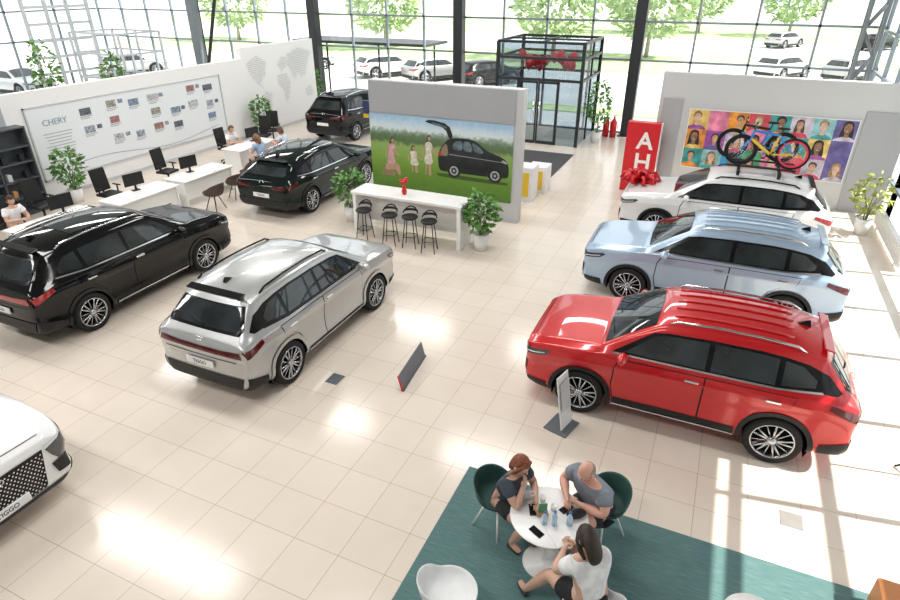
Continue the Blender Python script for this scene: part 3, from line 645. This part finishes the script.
for (cx,cz,h,mi,sit,lean_) in ((-1.5,-.62,1.02,3,True,.12),(-.72,-.5,.72,4,False,-.04),(-.32,-.52,1.08,4,False,.05)):
    b=B(); u=h
    if sit:
        flat(b,smooth([(cx-.16,cz+.08),(cx-.14,cz+.32),(cx+.26,cz+.34),(cx+.36,cz+.0),(cx+.28,cz-.02),(cx+.18,cz+.16)],1),5,-.0175); flat(b,[(cx-.24,cz-.05),(cx-.22,cz+.14),(cx+.16,cz+.14),(cx+.16,cz-.05)],7,-.0172)
    else:
        for s in (-.05,.05): flat(b,[(cx+s-.025,cz),(cx+s-.035,cz+u*.4),(cx+s+.035,cz+u*.4),(cx+s*1.6+.025,cz)],5,-.0175)
    flat(b,smooth([(cx-.14,cz+u*.28),(cx-.075,cz+u*.58),(cx-.11,cz+u*.78),(cx-.03,cz+u*.84),(cx+.03,cz+u*.84),(cx+.11,cz+u*.78),(cx+.075,cz+u*.58),(cx+.16,cz+u*.28)],1),mi,-.019)
    for s in (-1,1): flat(b,smooth([(cx+s*.10,cz+u*.78),(cx+s*.2,cz+u*.58),(cx+(.3 if s>0 else -.16),cz+u*(.56 if s>0 else .44)),(cx+(.27 if s>0 else -.12),cz+u*(.51 if s>0 else .46)),(cx+s*.155,cz+u*.55),(cx+s*.075,cz+u*.7)],1),5,-.018)
    disc(b,cx,cz+u*.93,.06,.078,6,-.0195); flat(b,smooth([(cx-.065,cz+u*.93),(cx-.085,cz+u*.70),(cx+.0,cz+u*.8),(cx+.06,cz+u*.9)],1),6,-.0187); disc(b,cx+.012,cz+u*.915,.042,.056,5,-.0205)
    for q in b.v: q.x+=(q.z-cz)*lean_
    b.obj("printed_person",picm,po)
s_=root("blue_sign","small dark blue information sign on the partition","sign",(-8.92,14.3,2.6)); B().box((0,0,0),(.2,.08,.5)).obj("sign_panel",mat("navy",(.03,.05,.12),.4),s_,bevel=.01)
B().box((0,-.045,-.15),(.16,.01,.1)).obj("yellow_mark",mat("yellow",(.75,.5,.03),.4),s_)
for i,(x,y,h) in enumerate(((-4.95,16.4,1.0),(-4.8,17.3,.8))):
    q=root("display_plinth","yellow and white display plinth behind the partition","plinth",(x,y,0),0,"plinths"); B().box((0,0,h/2),(.6,.6,h)).obj("plinth_body",WHITE,q,bevel=.01); B().box((0,-.31,h/2),(.4,.02,h*.7)).obj("front_panel",mat("yellow",(.75,.5,.03),.4),q)
# counter
ct=root("bar_counter","white bar counter with panel legs","counter",(-6.6,12.35,0))
B().box((0,0,1.07),(3.0,.75,.07)).obj("countertop",GLOSSW,ct,bevel=.01)
for x in (-1.42,1.42): B().box((x,0,.515),(.1,.7,1.03)).obj("panel_leg",GLOSSW,ct,bevel=.008)
B().box((0,.22,.6),(2.75,.04,.8)).obj("modesty_panel",GLOSSW,ct)
vs_=root("flower_vase","small vase of red flowers on the counter","vase",(-6.75,12.3,1.105)); B().lathe([(.0005,0),(.05,0),(.07,.08),(.035,.18),(.045,.22)],16).obj("vase",REDP,vs_)
b=B(); 
for i in range(14): a=random.random()*6.28; r_=random.random()*.11; b.sph((r_*math.cos(a),r_*math.sin(a),.28+random.random()*.1),.035,8,6)
b.obj("blooms",REDP,vs_)
st=root("bar_stool","black bar stool with low back and thin legs","stool",(-7.6,11.75,0),math.pi,"bar stools")
b=B(); b.lathe([(.0005,.72),(.17,.72),(.2,.75),(.19,.78),(.0005,.765)],20); b.obj("seat",BLACK,st)
b=B(); b.tube([(.19*math.cos(a),.19*math.sin(a),.76+.2*max(0,-math.sin(a)))for a in [R(200+14*k) for k in range(11)]],.018,6); b.tube([(.19*math.cos(a),.19*math.sin(a),.88) for a in [R(215+11*k) for k in range(11)]],.03,6); b.obj("backrest",BLACK,st)
for k in range(4):
    a=R(45+90*k); B().cyl((.13*math.cos(a),.13*math.sin(a),.73),(.23*math.cos(a),.23*math.sin(a),0),.012,n=8).obj("leg",BLACK,st)
b=B(); b.tube([(.2*math.cos(R(45+90*k)),.2*math.sin(R(45+90*k)),.28) for k in range(4)],.009,6,closed=True); b.obj("footrest",BLACK,st)
for x in (-6.85,-6.35,-5.8): copytree(st,(x,11.7+random.uniform(-.08,.1),0),math.pi+random.uniform(-.4,.4))
# right wall + poster
struct(B().box((1.3,19.15,1.7),(6.2,.3,3.4)).obj("wall_back",LGREY))
struct(B().box((-1.42,18.985,1.35),(.55,.03,2.7)).obj("trim_2",GREYW))
struct(B().box((3.9,18.985,1.35),(1.0,.03,2.7)).obj("trim_3",GREYW))
pp=root("portrait_poster","colourful poster grid of smiling portraits","poster",(1.2,18.97,1.62)); NW,NH=8,3; PWd=4.2; tw,th_=PWd/NW,1.65/NH
tcs=[(.05,.30,.30),(.30,.08,.32),(.55,.06,.10),(.05,.25,.45),(.72,.28,.05),(.12,.10,.30),(.70,.22,.35),(.25,.48,.52),(.70,.50,.15),(.5,.45,.55),(.06,.28,.14)]
tm=[mat("tile_%d"%i,c,.4,var=.4,scale=4) for i,c in enumerate(tcs)]
pskin=[mat("pic_skin_warm",(.5,.3,.2),.6,var=.3,scale=9),mat("pic_skin2",(.24,.13,.08),.6,var=.35,scale=9),mat("pic_skin3",(.62,.42,.33),.6,var=.25,scale=9)]; phair=[mat("pic_hair_brown",(.08,.045,.03),.6,var=.7,scale=14),mat("pic_hair2",(.3,.18,.07),.6,var=.5,scale=14),mat("pic_hair3",(.02,.015,.015),.6)]
MOUTH=mat("pic_mouth",(.4,.14,.12),.5)
B().box((0,0,0),(PWd+.04,.04,1.69)).obj("backing",PAPER,pp)
for i in range(NW):
    for j in range(NH):
        b=B(); cx=-PWd/2+tw*(i+.5); cz=-.825+th_*(j+.5); k=(i*7+j*4+i*j)%11
        flat(b,[(cx-tw/2,cz-th_/2),(cx+tw/2,cz-th_/2),(cx+tw/2,cz+th_/2),(cx-tw/2,cz+th_/2)],0,-.022)
        if (i*3+j*2)%8!=7:
            ox=((i*7+j*5)%5-2)*.02; cx+=ox; e=1.05+.12*((i+2*j)%3)
            lo,hi=cz-th_/2+.004,cz+th_/2-.004; le,ri=cx-ox-tw/2+.004,cx-ox+tw/2-.004
            def cp(pts): return [(max(min(p[0],ri),le),max(min(p[1],hi),lo)) for p in pts]
            flat(b,cp([(cx-.24*e,lo),(cx-.19*e,cz-.17*e),(cx-.07*e,cz-.12*e),(cx+.07*e,cz-.12*e),(cx+.19*e,cz-.17*e),(cx+.24*e,lo)]),3,-.024); flat(b,[(cx-.045*e,cz-.13*e),(cx-.035*e,cz),(cx+.035*e,cz),(cx+.045*e,cz-.13*e)],1,-.025)
            flat(b,cp(smooth([(cx-.10*e,cz+.06*e),(cx-.09*e,cz+.17*e),(cx,cz+.215*e),(cx+.09*e,cz+.17*e),(cx+.10*e,cz+.06*e),(cx,cz+.02*e)],2)),2,-.026)
            if (i+j)%2: flat(b,cp(smooth([(cx-.09*e,cz+.12*e),(cx-.13*e,cz-.1*e),(cx-.10*e,cz-.16*e),(cx+.10*e,cz-.16*e),(cx+.13*e,cz-.1*e),(cx+.09*e,cz+.12*e)],1)),2,-.0235)
            flat(b,smooth([(cx-.072*e,cz+.1*e),(cx-.03*e,cz+.15*e),(cx+.04*e,cz+.15*e),(cx+.074*e,cz+.1*e),(cx+.066*e,cz+.0*e),(cx+.03*e,cz-.055*e),(cx-.03*e,cz-.055*e),(cx-.066*e,cz+.0*e)],2),1,-.028)
            disc(b,cx,cz-.01*e,.028*e,.010*e,5,-.029,12); disc(b,cx,cz-.008*e,.02*e,.005*e,4,-.0295,12)
            for s in (-1,1): disc(b,cx+s*.03*e,cz+.06*e,.010*e,.006*e,2,-.029,8)
        b.obj("portrait_tile",[tm[k],pskin[(i*2+j)%3],phair[(i+j*2)%3],tm[(k+4)%11],PAPER,MOUTH],pp)
# totem
tt=root("red_totem","red advertising totem with large white letters","totem",(-2.05,18.55,0)); B().box((0,0,1.03),(.95,.3,2.06)).obj("totem_body",mat("totem_red",(.6,.012,.02),.4),tt,bevel=.01)
B().box((.485,0,1.03),(.02,.3,2.06)).obj("side_panel",WHITE,tt)
for ch,z in (("A",1.52),("H",.9)): text(ch,.68,PAPER,"letter",tt,(.08,-.155,z),(math.pi/2,0,0),.004,bold=.014)
# bow
bw=root("gift_bow","large shiny red ribbon bow lying on a car bonnet","bow",(-1.66,15.75,1.11)); b=B(); S=1.3
for k in range(10):
    a=k*.628; c_=math.cos(a)*S;s2=math.sin(a)*S; pts=[(0,0,0),(.15*c_,.15*s2,.16),(.32*c_,.32*s2,.2),(.38*c_,.38*s2,.08),(.26*c_,.26*s2,.03),(.05*c_,.05*s2,.02)]; b.tube(pts,.045,6)
for k in range(6):
    a=k*1.047+.3; b.tube([(0,0,.1),(.12*math.cos(a),.12*math.sin(a),.28),(.25*math.cos(a),.25*math.sin(a),.26),(.15*math.cos(a),.15*math.sin(a),.14)],.045,6)
b.sph((0,0,.2),.09,10,8); b.obj("ribbon",REDP,bw)
# roof rack + bike
rk=root("roof_rack","black roof rack bars on the white car","roof rack",(.95,15.6,1.79)); b=B()
for x in (-.4,.45): b.box((x,0,.05),(.07,1.36,.04)); b.box((x,-.6,0),(.07,.06,.1)); b.box((x,.6,0),(.07,.06,.1))
for y in (-.25,.35): b.box((.05,y,.085),(1.5,.08,.03))
b.obj("rack_bars",BLACK,rk,bevel=.005)
def bike(label,loc,rz,fc,f2,rc,rc2):
    bk=root("bicycle",label,"bicycle",loc,rz,"bicycles on the rack")
    for x in (-.54,.54):
        w=D.objects.new("wheel",None); COL.objects.link(w); w.parent=bk; w.location=(x,0,.35)
        B().tube([(.33*math.cos(a),0,.33*math.sin(a)) for a in [k*math.pi/18 for k in range(36)]],.024,8,closed=True).obj("tyre",RUBBER,w)
        B().tube([(.285*math.cos(a),0,.285*math.sin(a)) for a in [k*math.pi/18 for k in range(36)]],.024,6,closed=True).obj("rim",rc if x<0 else rc2,w)
        sp=B()
        for k in range(16): a=k*math.pi/8; sp.cyl((0,.02*(-1)**k,0),(.28*math.cos(a),0,.28*math.sin(a)),.0025,n=4)
        sp.cyl((0,-.05,0),(0,.05,0),.02); sp.obj("spokes",CHROME,w)
    b=B(); bb_=(-.08,0,.3); sea=(-.2,0,.74); hd=(.34,0,.80); hl=(.38,0,.62); ra=(-.54,0,.35); fa=(.54,0,.35)
    b.cyl(bb_,sea,.024); b.cyl(sea,hd,.03,mi=1); b.cyl(bb_,hl,.036); b.cyl(hd,hl,.032,mi=1)
    for y in (-.04,.04): b.cyl((bb_[0],y*.5,bb_[2]),(ra[0],y,ra[2]),.016); b.cyl((sea[0],y*.4,sea[2]-.05),(ra[0],y,ra[2]),.014,mi=1)
    b.obj("frame",[fc,f2],bk)
    b=B(); 
    for y in (-.05,.05): b.cyl((hl[0],y,hl[2]),(fa[0],y,fa[2]),.02)
    b.obj("fork",f2,bk)
    b=B(); b.cyl(hd,(.32,0,.90),.016); b.tube([(.3,-.32,.92),(.34,-.1,.9),(.34,.1,.9),(.3,.32,.92)],.013,8); b.cyl((.3,-.34,.92),(.31,-.24,.915),.02); b.cyl((.3,.34,.92),(.31,.24,.915),.02); b.obj("handlebar",BLACK,bk)
    b=B(); b.cyl(sea,(-.235,0,.87),.014); b.sph((-.24,0,.89),(.14,.06,.03),12,8); b.obj("saddle",BLACK,bk)
    b=B(); b.lathe([(.09,-.005),(.09,.005)],20,Matrix.Translation((bb_[0],-.05,bb_[2]))@Matrix.Rotation(math.pi/2,4,'X')); b.cyl((bb_[0],-.07,bb_[2]),(bb_[0]+.12,-.07,bb_[2]-.12),.01); b.cyl((bb_[0],-.08,bb_[2]),(bb_[0],.08,bb_[2]),.012); b.cyl((bb_[0],.07,bb_[2]),(bb_[0]-.12,.07,bb_[2]+.12),.01); b.box((bb_[0]+.12,-.11,bb_[2]-.12),(.08,.08,.02)); b.box((bb_[0]-.12,.11,bb_[2]+.12),(.08,.08,.02)); b.obj("crankset",BLACK,bk)
    return bk
BLU=mat("bike_blue",(.03,.2,.6),.3); YEL=mat("bike_yellow",(.8,.55,.03),.3); PNK=mat("bike_red",(.75,.04,.09),.3)
bike("yellow and blue bicycle with a red rimmed wheel",(1.05,15.35,1.895),math.pi,YEL,BLU,PNK,BLACK)
bike("blue and black bicycle on a roof rack",(.85,15.95,1.895),math.pi,BLU,BLACK,BLACK,BLACK)
for i,x in enumerate((-4.35,-4.05)):
    fe=root("fire_extinguisher","red fire extinguisher standing by the entrance","fire extinguisher",(x,25.4,0),0,"fire extinguishers"); B().lathe([(.0005,0),(.13,0),(.13,.6),(.06,.72),(.03,.76)],16).obj("cylinder",REDP,fe); b=B(); b.box((0,0,.8),(.05,.16,.06)); b.tube([(0,.05,.78),(.15,.05,.7),(.16,.05,.3)],.014,6); b.obj("valve_and_hose",BLACK,fe)
def plant(label,loc,h,w,pot='white',leaf=LEAF,n=260,sz=.16,ph=.42,pr=.2):
    p=root("potted_plant",label,"plant",loc,0); B().lathe([(.0005,0),(pr*.72,0),(pr,ph),(pr*.92,ph),(pr*.9,ph-.04),(.0005,ph-.04)],24).obj("pot",GLOSSW if pot=='white' else DARK,p)
    b=B()
    for k in range(5): a=k*1.257; b.tube([(.03*math.cos(a),.03*math.sin(a),ph-.05),(.08*math.cos(a),.08*math.sin(a),ph+.3*h),(w*.5*math.cos(a),w*.5*math.sin(a),ph+.75*h)],[.012,.01,.005],6)
    b.obj("stems",mat("stem",(.12,.12,.04),.7),p)
    b=B(); leaves(b,0,0,ph+.55*h,w*.62,h*.5,n,sz); b.obj("leaves",leaf,p)
plant("bushy green plant in a white pot by the counter",(-8.6,12.7,0),.95,.6)
plant("bushy green plant in a white pot beside the counter",(-4.72,12.3,0),.95,.62,n=320)
plant("green plant in a white pot against the white wall",(-16.7,10.7,0),1.15,.65)
plant("green plant in a dark pot near the wall map",(-17.1,19.4,0),1.15,.6,'dark')
plant("yellow-green plant in a white pot by the grey wall",(3.75,17.2,0),1.1,.65,leaf=LEAFY,n=170)
plant("tall green plant beside the entrance vestibule",(-4.5,24.2,0),1.9,.7,n=320)
plant("green plant behind the partition",(-9.3,22.8,0),1.5,.6)
plant("green plant behind the white wall",(-18.5,24.9,0),1.6,.7)
plant("green plant near the side glazing",(-25.0,19.3,0),2.4,.8,n=320,sz=.22)
plant("green plant near the white gate",(-28.5,18.6,0),2.9,.9,n=320,sz=.22)
# office furniture
oc_=root("office_chair","black office chair with high mesh back","office chair",(-15.1,10.6,0),face(1,0),"office chairs")
b=B(); b.box((0,0,.5),(.5,.48,.08)); b.obj("seat",BLACK,oc_,bevel=.03)
b=B(); b.box((0,-.26,.87),(.46,.05,.62),(R(8),0,0)); b.obj("backrest",BLACK,oc_,bevel=.02)
b=B(); b.cyl((0,-.2,.48),(0,-.27,.65),.025); b.cyl((0,0,.1),(0,0,.48),.03)
for k in range(5): a=k*1.257; b.cyl((0,0,.12),(.3*math.cos(a),.3*math.sin(a),.06),.02,n=8); b.sph((.3*math.cos(a),.3*math.sin(a),.03),.03,8,6)
b.obj("base",BLACK,oc_)
for s in (1,-1): B().box((s*.28,0,.7),(.05,.28,.03)).box((s*.28,0,.6),(.03,.04,.2)).obj("armrest",BLACK,oc_,bevel=.008)
for x,y,a in ((-15.4,12.9,face(1,.1)),(-15.9,9.2,face(1,0)),(-15.9,18.0,face(.3,-1)),(-16.2,18.9,face(.6,-1)),(-15.1,7.9,face(1,0)),(-15.75,15.9,face(1,0))): copytree(oc_,(x,y,0),a)
vc=root("visitor_chair","dark brown tub chair on thin legs","chair",(-12.55,10.0,0),face(-1,0),"visitor chairs")
SH=mat("brown_shell",(.07,.045,.035),.6)
def shell(b,r=.28,back=.36,seat=.45):
    n=24; vs=[(0,0,seat-.03)]
    for j,(rr,z0) in enumerate(((.5,seat-.03),(.9,seat-.01),(1.0,seat+.06),(1.05,seat+.2))):
        for i in range(n):
            a=2*math.pi*i/n; bk=max(0,-math.sin(a)+.15)/1.15
            z=z0 if j<3 else seat+.06+ back*(bk**.55)
            q=rr+ (.12*bk if j==3 else 0); vs.append((q*r*math.cos(a),q*r*math.sin(a),z))
    fs=[(0,1+i,1+(i+1)%n) for i in range(n)]
    for j in range(3):
        for i in range(n): k=(i+1)%n; fs.append((1+j*n+i,1+(j+1)*n+i,1+(j+1)*n+k,1+j*n+k))
    b.add(vs,fs,None,0,True)
def shellchair(rt_,m,legm,r=.3,back=.4):
    b=B(); shell(b,r,back); o=b.obj("seat_shell",m,rt_); so=o.modifiers.new("s","SOLIDIFY"); so.thickness=.022; so.offset=0; su=o.modifiers.new("u","SUBSURF"); su.levels=1; su.render_levels=1
    for k in range(4):
        a=R(45+90*k); B().cyl((.1*math.cos(a),.1*math.sin(a),.42),(.27*math.cos(a),.27*math.sin(a),0),.013,n=8).obj("leg",legm,rt_)
shellchair(vc,SH,BLACK,.28,.3)
for x,y,a in ((-12.6,11.9,face(-1,0)),(-13.1,13.95,face(-.6,-1)),(-13.6,15.2,face(-1,.1)),(-13.65,16.5,face(-1,-.1)),(-12.75,12.95,face(-1,.3))): copytree(vc,(x,y,0),a)
dk=root("desk","white office desk with panel ends","desk",(-13.75,10.5,0),0,"white desks")
B().box((0,0,.735),(.85,1.9,.035)).obj("desktop",GLOSSW,dk,bevel=.006)
for y in (-.9,.9): B().box((0,y,.36),(.7,.05,.715)).obj("end_panel",GLOSSW,dk)
B().box((.3,0,.45),(.03,1.75,.5)).obj("front_panel",GLOSSW,dk)
for x,y in ((-13.75,12.6),(-13.9,8.2),(-14.7,15.9)): copytree(dk,(x,y,0),0)
mn=root("monitor","slim black computer monitor on a desk","monitor",(-14.0,10.6,.753),face(-1,.2),"desk monitors")
B().box((0,0,.3),(.54,.03,.33)).obj("screen",BLACK,mn,bevel=.005); B().box((0,-.02,.08),(.05,.03,.18)).box((0,0,.008),(.2,.16,.016)).obj("stand",BLACK,mn)
for x,y in ((-14.0,12.5),(-14.9,16.3),(-14.1,8.6)): copytree(mn,(x,y,.753),face(-1,.2))
for i,(x,y) in enumerate(((-13.6,10.1),(-13.5,12.9),(-14.4,15.5),(-13.7,7.8))): B().box((0,0,.006),(.21,.3,.012)).box((.02,.02,.016),(.2,.28,.006),(0,0,.2)).obj("paper_stack",PAPER,None,loc=(x,y,.7535),label="white papers lying on a desk",category="papers",group="papers on the desks")
# ---------------------------------------------------------------- front lounge
def carpetm():
    m=D.materials.new("teal_carpet"); m.use_nodes=True; nt=m.node_tree; b=nt.nodes["Principled BSDF"]; b.inputs["Roughness"].default_value=.95; b.inputs["Specular IOR Level"].default_value=.1
    tc=nt.nodes.new("ShaderNodeTexCoord"); mp_=nt.nodes.new("ShaderNodeMapping"); mp_.inputs["Scale"].default_value=(2,26,1); nz=nt.nodes.new("ShaderNodeTexNoise"); nz.inputs["Scale"].default_value=3; nz.inputs["Detail"].default_value=5
    rp=nt.nodes.new("ShaderNodeValToRGB"); e=rp.color_ramp.elements; e[0].position=.35; e[0].color=(.085,.165,.165,1); e[1].position=.6; e[1].color=(.115,.205,.205,1); q=e.new(.74); q.color=(.22,.23,.22,1)
    nt.links.new(tc.outputs["Object"],mp_.inputs[0]); nt.links.new(mp_.outputs[0],nz.inputs["Vector"]); nt.links.new(nz.outputs["Fac"],rp.inputs[0]); nt.links.new(rp.outputs[0],b.inputs["Base Color"]); return m
B().box((.6,3.46,.006),(5.56,4.06,.012)).obj("carpet",carpetm(),label="teal carpet with faint woven streaks on the tiles",category="carpet")
tb=root("round_table","round white pedestal table","table",(TC[0],TC[1],.012))
B().lathe([(.0005,.705),(.39,.705),(.41,.715),(.41,.725),(.4,.73),(.0005,.73)],48).obj("table_top",GLOSSW,tb); b=B(); b.lathe([(.24,0),(.24,.012),(.05,.03),(.03,.08),(.03,.7),(.08,.705)],28); b.obj("pedestal",GLOSSW,tb)
GRC=mat("green_shell",(.02,.07,.06),.6); WSH=mat("white_shell",(.74,.75,.76),.4)
gc=root("lounge_chair","dark green shell chair on white legs","chair",(-1.53,4.73,.012),face(.76,-.3),"chairs around the round table"); shellchair(gc,GRC,GLOSSW,.245,.22)
copytree(gc,(-.38,5.13,.012),face(-.45,-.66)); 
wc3=root("lounge_chair","white shell chair on white legs","chair",(-.23,3.77,.012),face(-.56,.6),"chairs around the round table"); shellchair(wc3,WSH,GLOSSW,.27,.25)
copytree(wc3,(-1.53,3.38,.012),face(.5,.8),"empty white shell chair standing on the carpet")
t2=root("side_table","low round white table at the carpet edge","table",(1.16,4.27,.012)); B().lathe([(.0005,.47),(.27,.47),(.28,.485),(.27,.5),(.0005,.5)],40).obj("table_top",GLOSSW,t2); B().lathe([(.2,0),(.2,.012),(.025,.03),(.025,.47)],24).obj("pedestal",GLOSSW,t2)
ot=root("ottoman","orange leather cube seat on the carpet","ottoman",(2.62,5.1,.012)); B().box((0,0,.2),(.6,.6,.36)).obj("cushion",mat("orange_leather",(.5,.2,.07),.5),ot,bevel=.04); B().box((0,0,.02),(.5,.5,.04)).obj("base",BLACK,ot)
tz=.743
def bottle(x,y,h,m,cap,l): 
    b_=root("bottle",l,"bottle",(x,y,tz),0); B().lathe([(.0005,0),(.03,0),(.031,h*.6),(.012,h*.82),(.012,h*.93)],16).obj("bottle_body",m,b_); B().lathe([(.014,h*.9),(.014,h)],12).obj("cap",cap,b_)
BL=mat("cap_blue",(.03,.15,.5),.4); WB=mat("water_bottle",(.45,.62,.75),.1,spec=.8)
bottle(-.78,4.36,.2,WB,BL,"small clear water bottle with blue cap")
bottle(-.64,4.43,.18,WB,BL,"small clear water bottle with blue cap")
bottle(-.88,4.34,.17,WB,BL,"small clear water bottle with blue cap")
for x,y,a in ((-1.04,4.46,.4),(-.92,4.2,1.1),(-.72,4.62,-.5)): B().box((0,0,.005),(.075,.15,.01)).box((0,0,.0105),(.068,.14,.001),mi=1).obj("smartphone",[BLACK,TRIM],None,loc=(x,y,tz),rot=(0,0,a),label="black smartphone lying on the table",category="phone",group="phones on the table")
ps=root("card_holder","small wooden holder with leaflets","leaflet holder",(-.93,4.44,tz),.5); B().box((0,0,.02),(.12,.06,.04)).obj("holder_base",WOOD,ps); B().box((0,0,.10),(.09,.012,.12)).obj("leaflet",mat("leaflet_green",(.1,.25,.12),.5),ps)
for x,y in ((-.84,4.55),(-.98,4.62),(-1.1,4.62)):
    cp=root("cup","small white cup on the table","cup",(x,y,tz),0,"cups"); B().lathe([(.0005,0),(.025,0),(.035,.075),(.031,.075),(.022,.01),(.0005,.01)],18).obj("cup_body",GLOSSW,cp)
B().box((0,0,.004),(.21,.29,.008)).obj("brochure",PAPER,None,loc=(-.7,4.27,tz),rot=(0,0,.8),label="white brochure lying on the table",category="brochure")
bg=root("black_bag","small black bag resting on the table","bag",(-.6,4.56,tz),.6); b=B(); b.sph((0,0,.045),(.11,.06,.045),16,10); b.obj("bag_body",BLACK,bg); B().tube([(-.06,0,.07),(0,0,.12),(.06,0,.07)],.006,6).obj("strap",BLACK,bg)
# floor bits
vt=root("floor_vent","square dark metal vent set in the floor","vent",(-4.93,6.42,0)); b=B(); b.box((0,0,.004),(.22,.26,.008)); 
for k in range(7): b.box((0,-.105+k*.035,.01),(.19,.008,.006))
b.obj("grate",STEEL,vt)
B().box((0,0,.004),(.24,.24,.008)).obj("floor_hatch",mat("hatch",(.36,.35,.34),.35,.3),None,loc=(1.68,6.25,0),label="square metal floor socket hatch in the tiles",category="floor hatch")
fs_=root("floor_sign","low dark grey sign board with red edge","sign",(-3.87,7.1,0),math.pi/2+.12); B().box((0,0,.15),(1.04,.012,.27),(R(-14),0,0)).obj("sign_board",mat("slate",(.15,.16,.19),.5),fs_); B().box((-.535,0,.15),(.035,.014,.27),(R(-14),0,0)).obj("red_edge",REDP,fs_)
B().box((0,-.03,.012),(1.06,.05,.024)).obj("base_strip",mat("slate_dark",(.09,.09,.1),.5),fs_)
sp=root("price_stand","white information stand on a grey base","sign stand",(-1.28,6.80,0),R(75)); B().box((0,0,.01),(.42,.36,.02)).obj("base_plate",STEEL,sp); B().box((0,.0,.46),(.3,.015,.85),(R(-10),0,0)).obj("panel",GLOSSW,sp,bevel=.004); B().box((0,-.013,.56),(.24,.004,.45),(R(-10),0,0)).obj("printed_sheet",LGREY,sp)
rd=root("radiator","low white radiator along the glazing","radiator",(4.2,16.5,0)); b=B(); b.box((0,0,.3),(.1,3.2,.4))
for k in range(24): b.box((-.06,-1.5+k*.13,.3),(.03,.04,.36))
b.obj("radiator_body",GLOSSW,rd); B().box((0,-1.2,.05),(.08,.08,.1)).box((0,1.2,.05),(.08,.08,.1)).obj("feet",GLOSSW,rd)
bs=root("banner_stand","black steel banner stand with spread feet","banner stand",(3.15,7.6,0),.4); b=B()
for a in (2.6,3.7): b.cyl((.35,0,.5),(.35+.5*math.cos(a),.5*math.sin(a),.015),.014)
b.cyl((.35,0,.5),(.85,0,.015),.014); b.cyl((.35,0,.5),(.35,0,1.7),.016); b.obj("tripod",BLACK,bs)
# ---------------------------------------------------------------- light + camera
w=D.worlds.new("w"); SC.world=w; w.use_nodes=True; nt=w.node_tree; bg=nt.nodes["Background"]; bg.inputs[0].default_value=(.92,.96,1,1); bg.inputs[1].default_value=1.65
def sun(dirv,e,c=(1,.94,.85)):
    l=D.lights.new("sun","SUN"); l.energy=e; l.angle=R(.6); l.color=c; o=D.objects.new("sun",l); COL.objects.link(o); o.rotation_euler=(-Vector(dirv)).to_track_quat('-Z','Y').to_euler()
sun((.82,.14,1.0),10)
for x in (-28,-20,-12,-4):
    for y in (0,7,14,21):
        l=D.lights.new("ceiling_lamp","AREA"); l.shape='RECTANGLE'; l.size=5; l.size_y=1.0; l.energy=295; l.color=(1,.98,.95); o=D.objects.new("ceiling_lamp",l); COL.objects.link(o); o.location=(x,y,ZC-.1)
cam=D.cameras.new("cam"); cam.sensor_width=36; cam.lens=593/900*36; cam.clip_end=500; co=D.objects.new("cam",cam); COL.objects.link(co); co.location=(0,0,5.7); co.rotation_euler=(R(90-28.3),0,R(24.2)); SC.camera=co
SC.view_settings.view_transform='Standard'; SC.view_settings.exposure=0
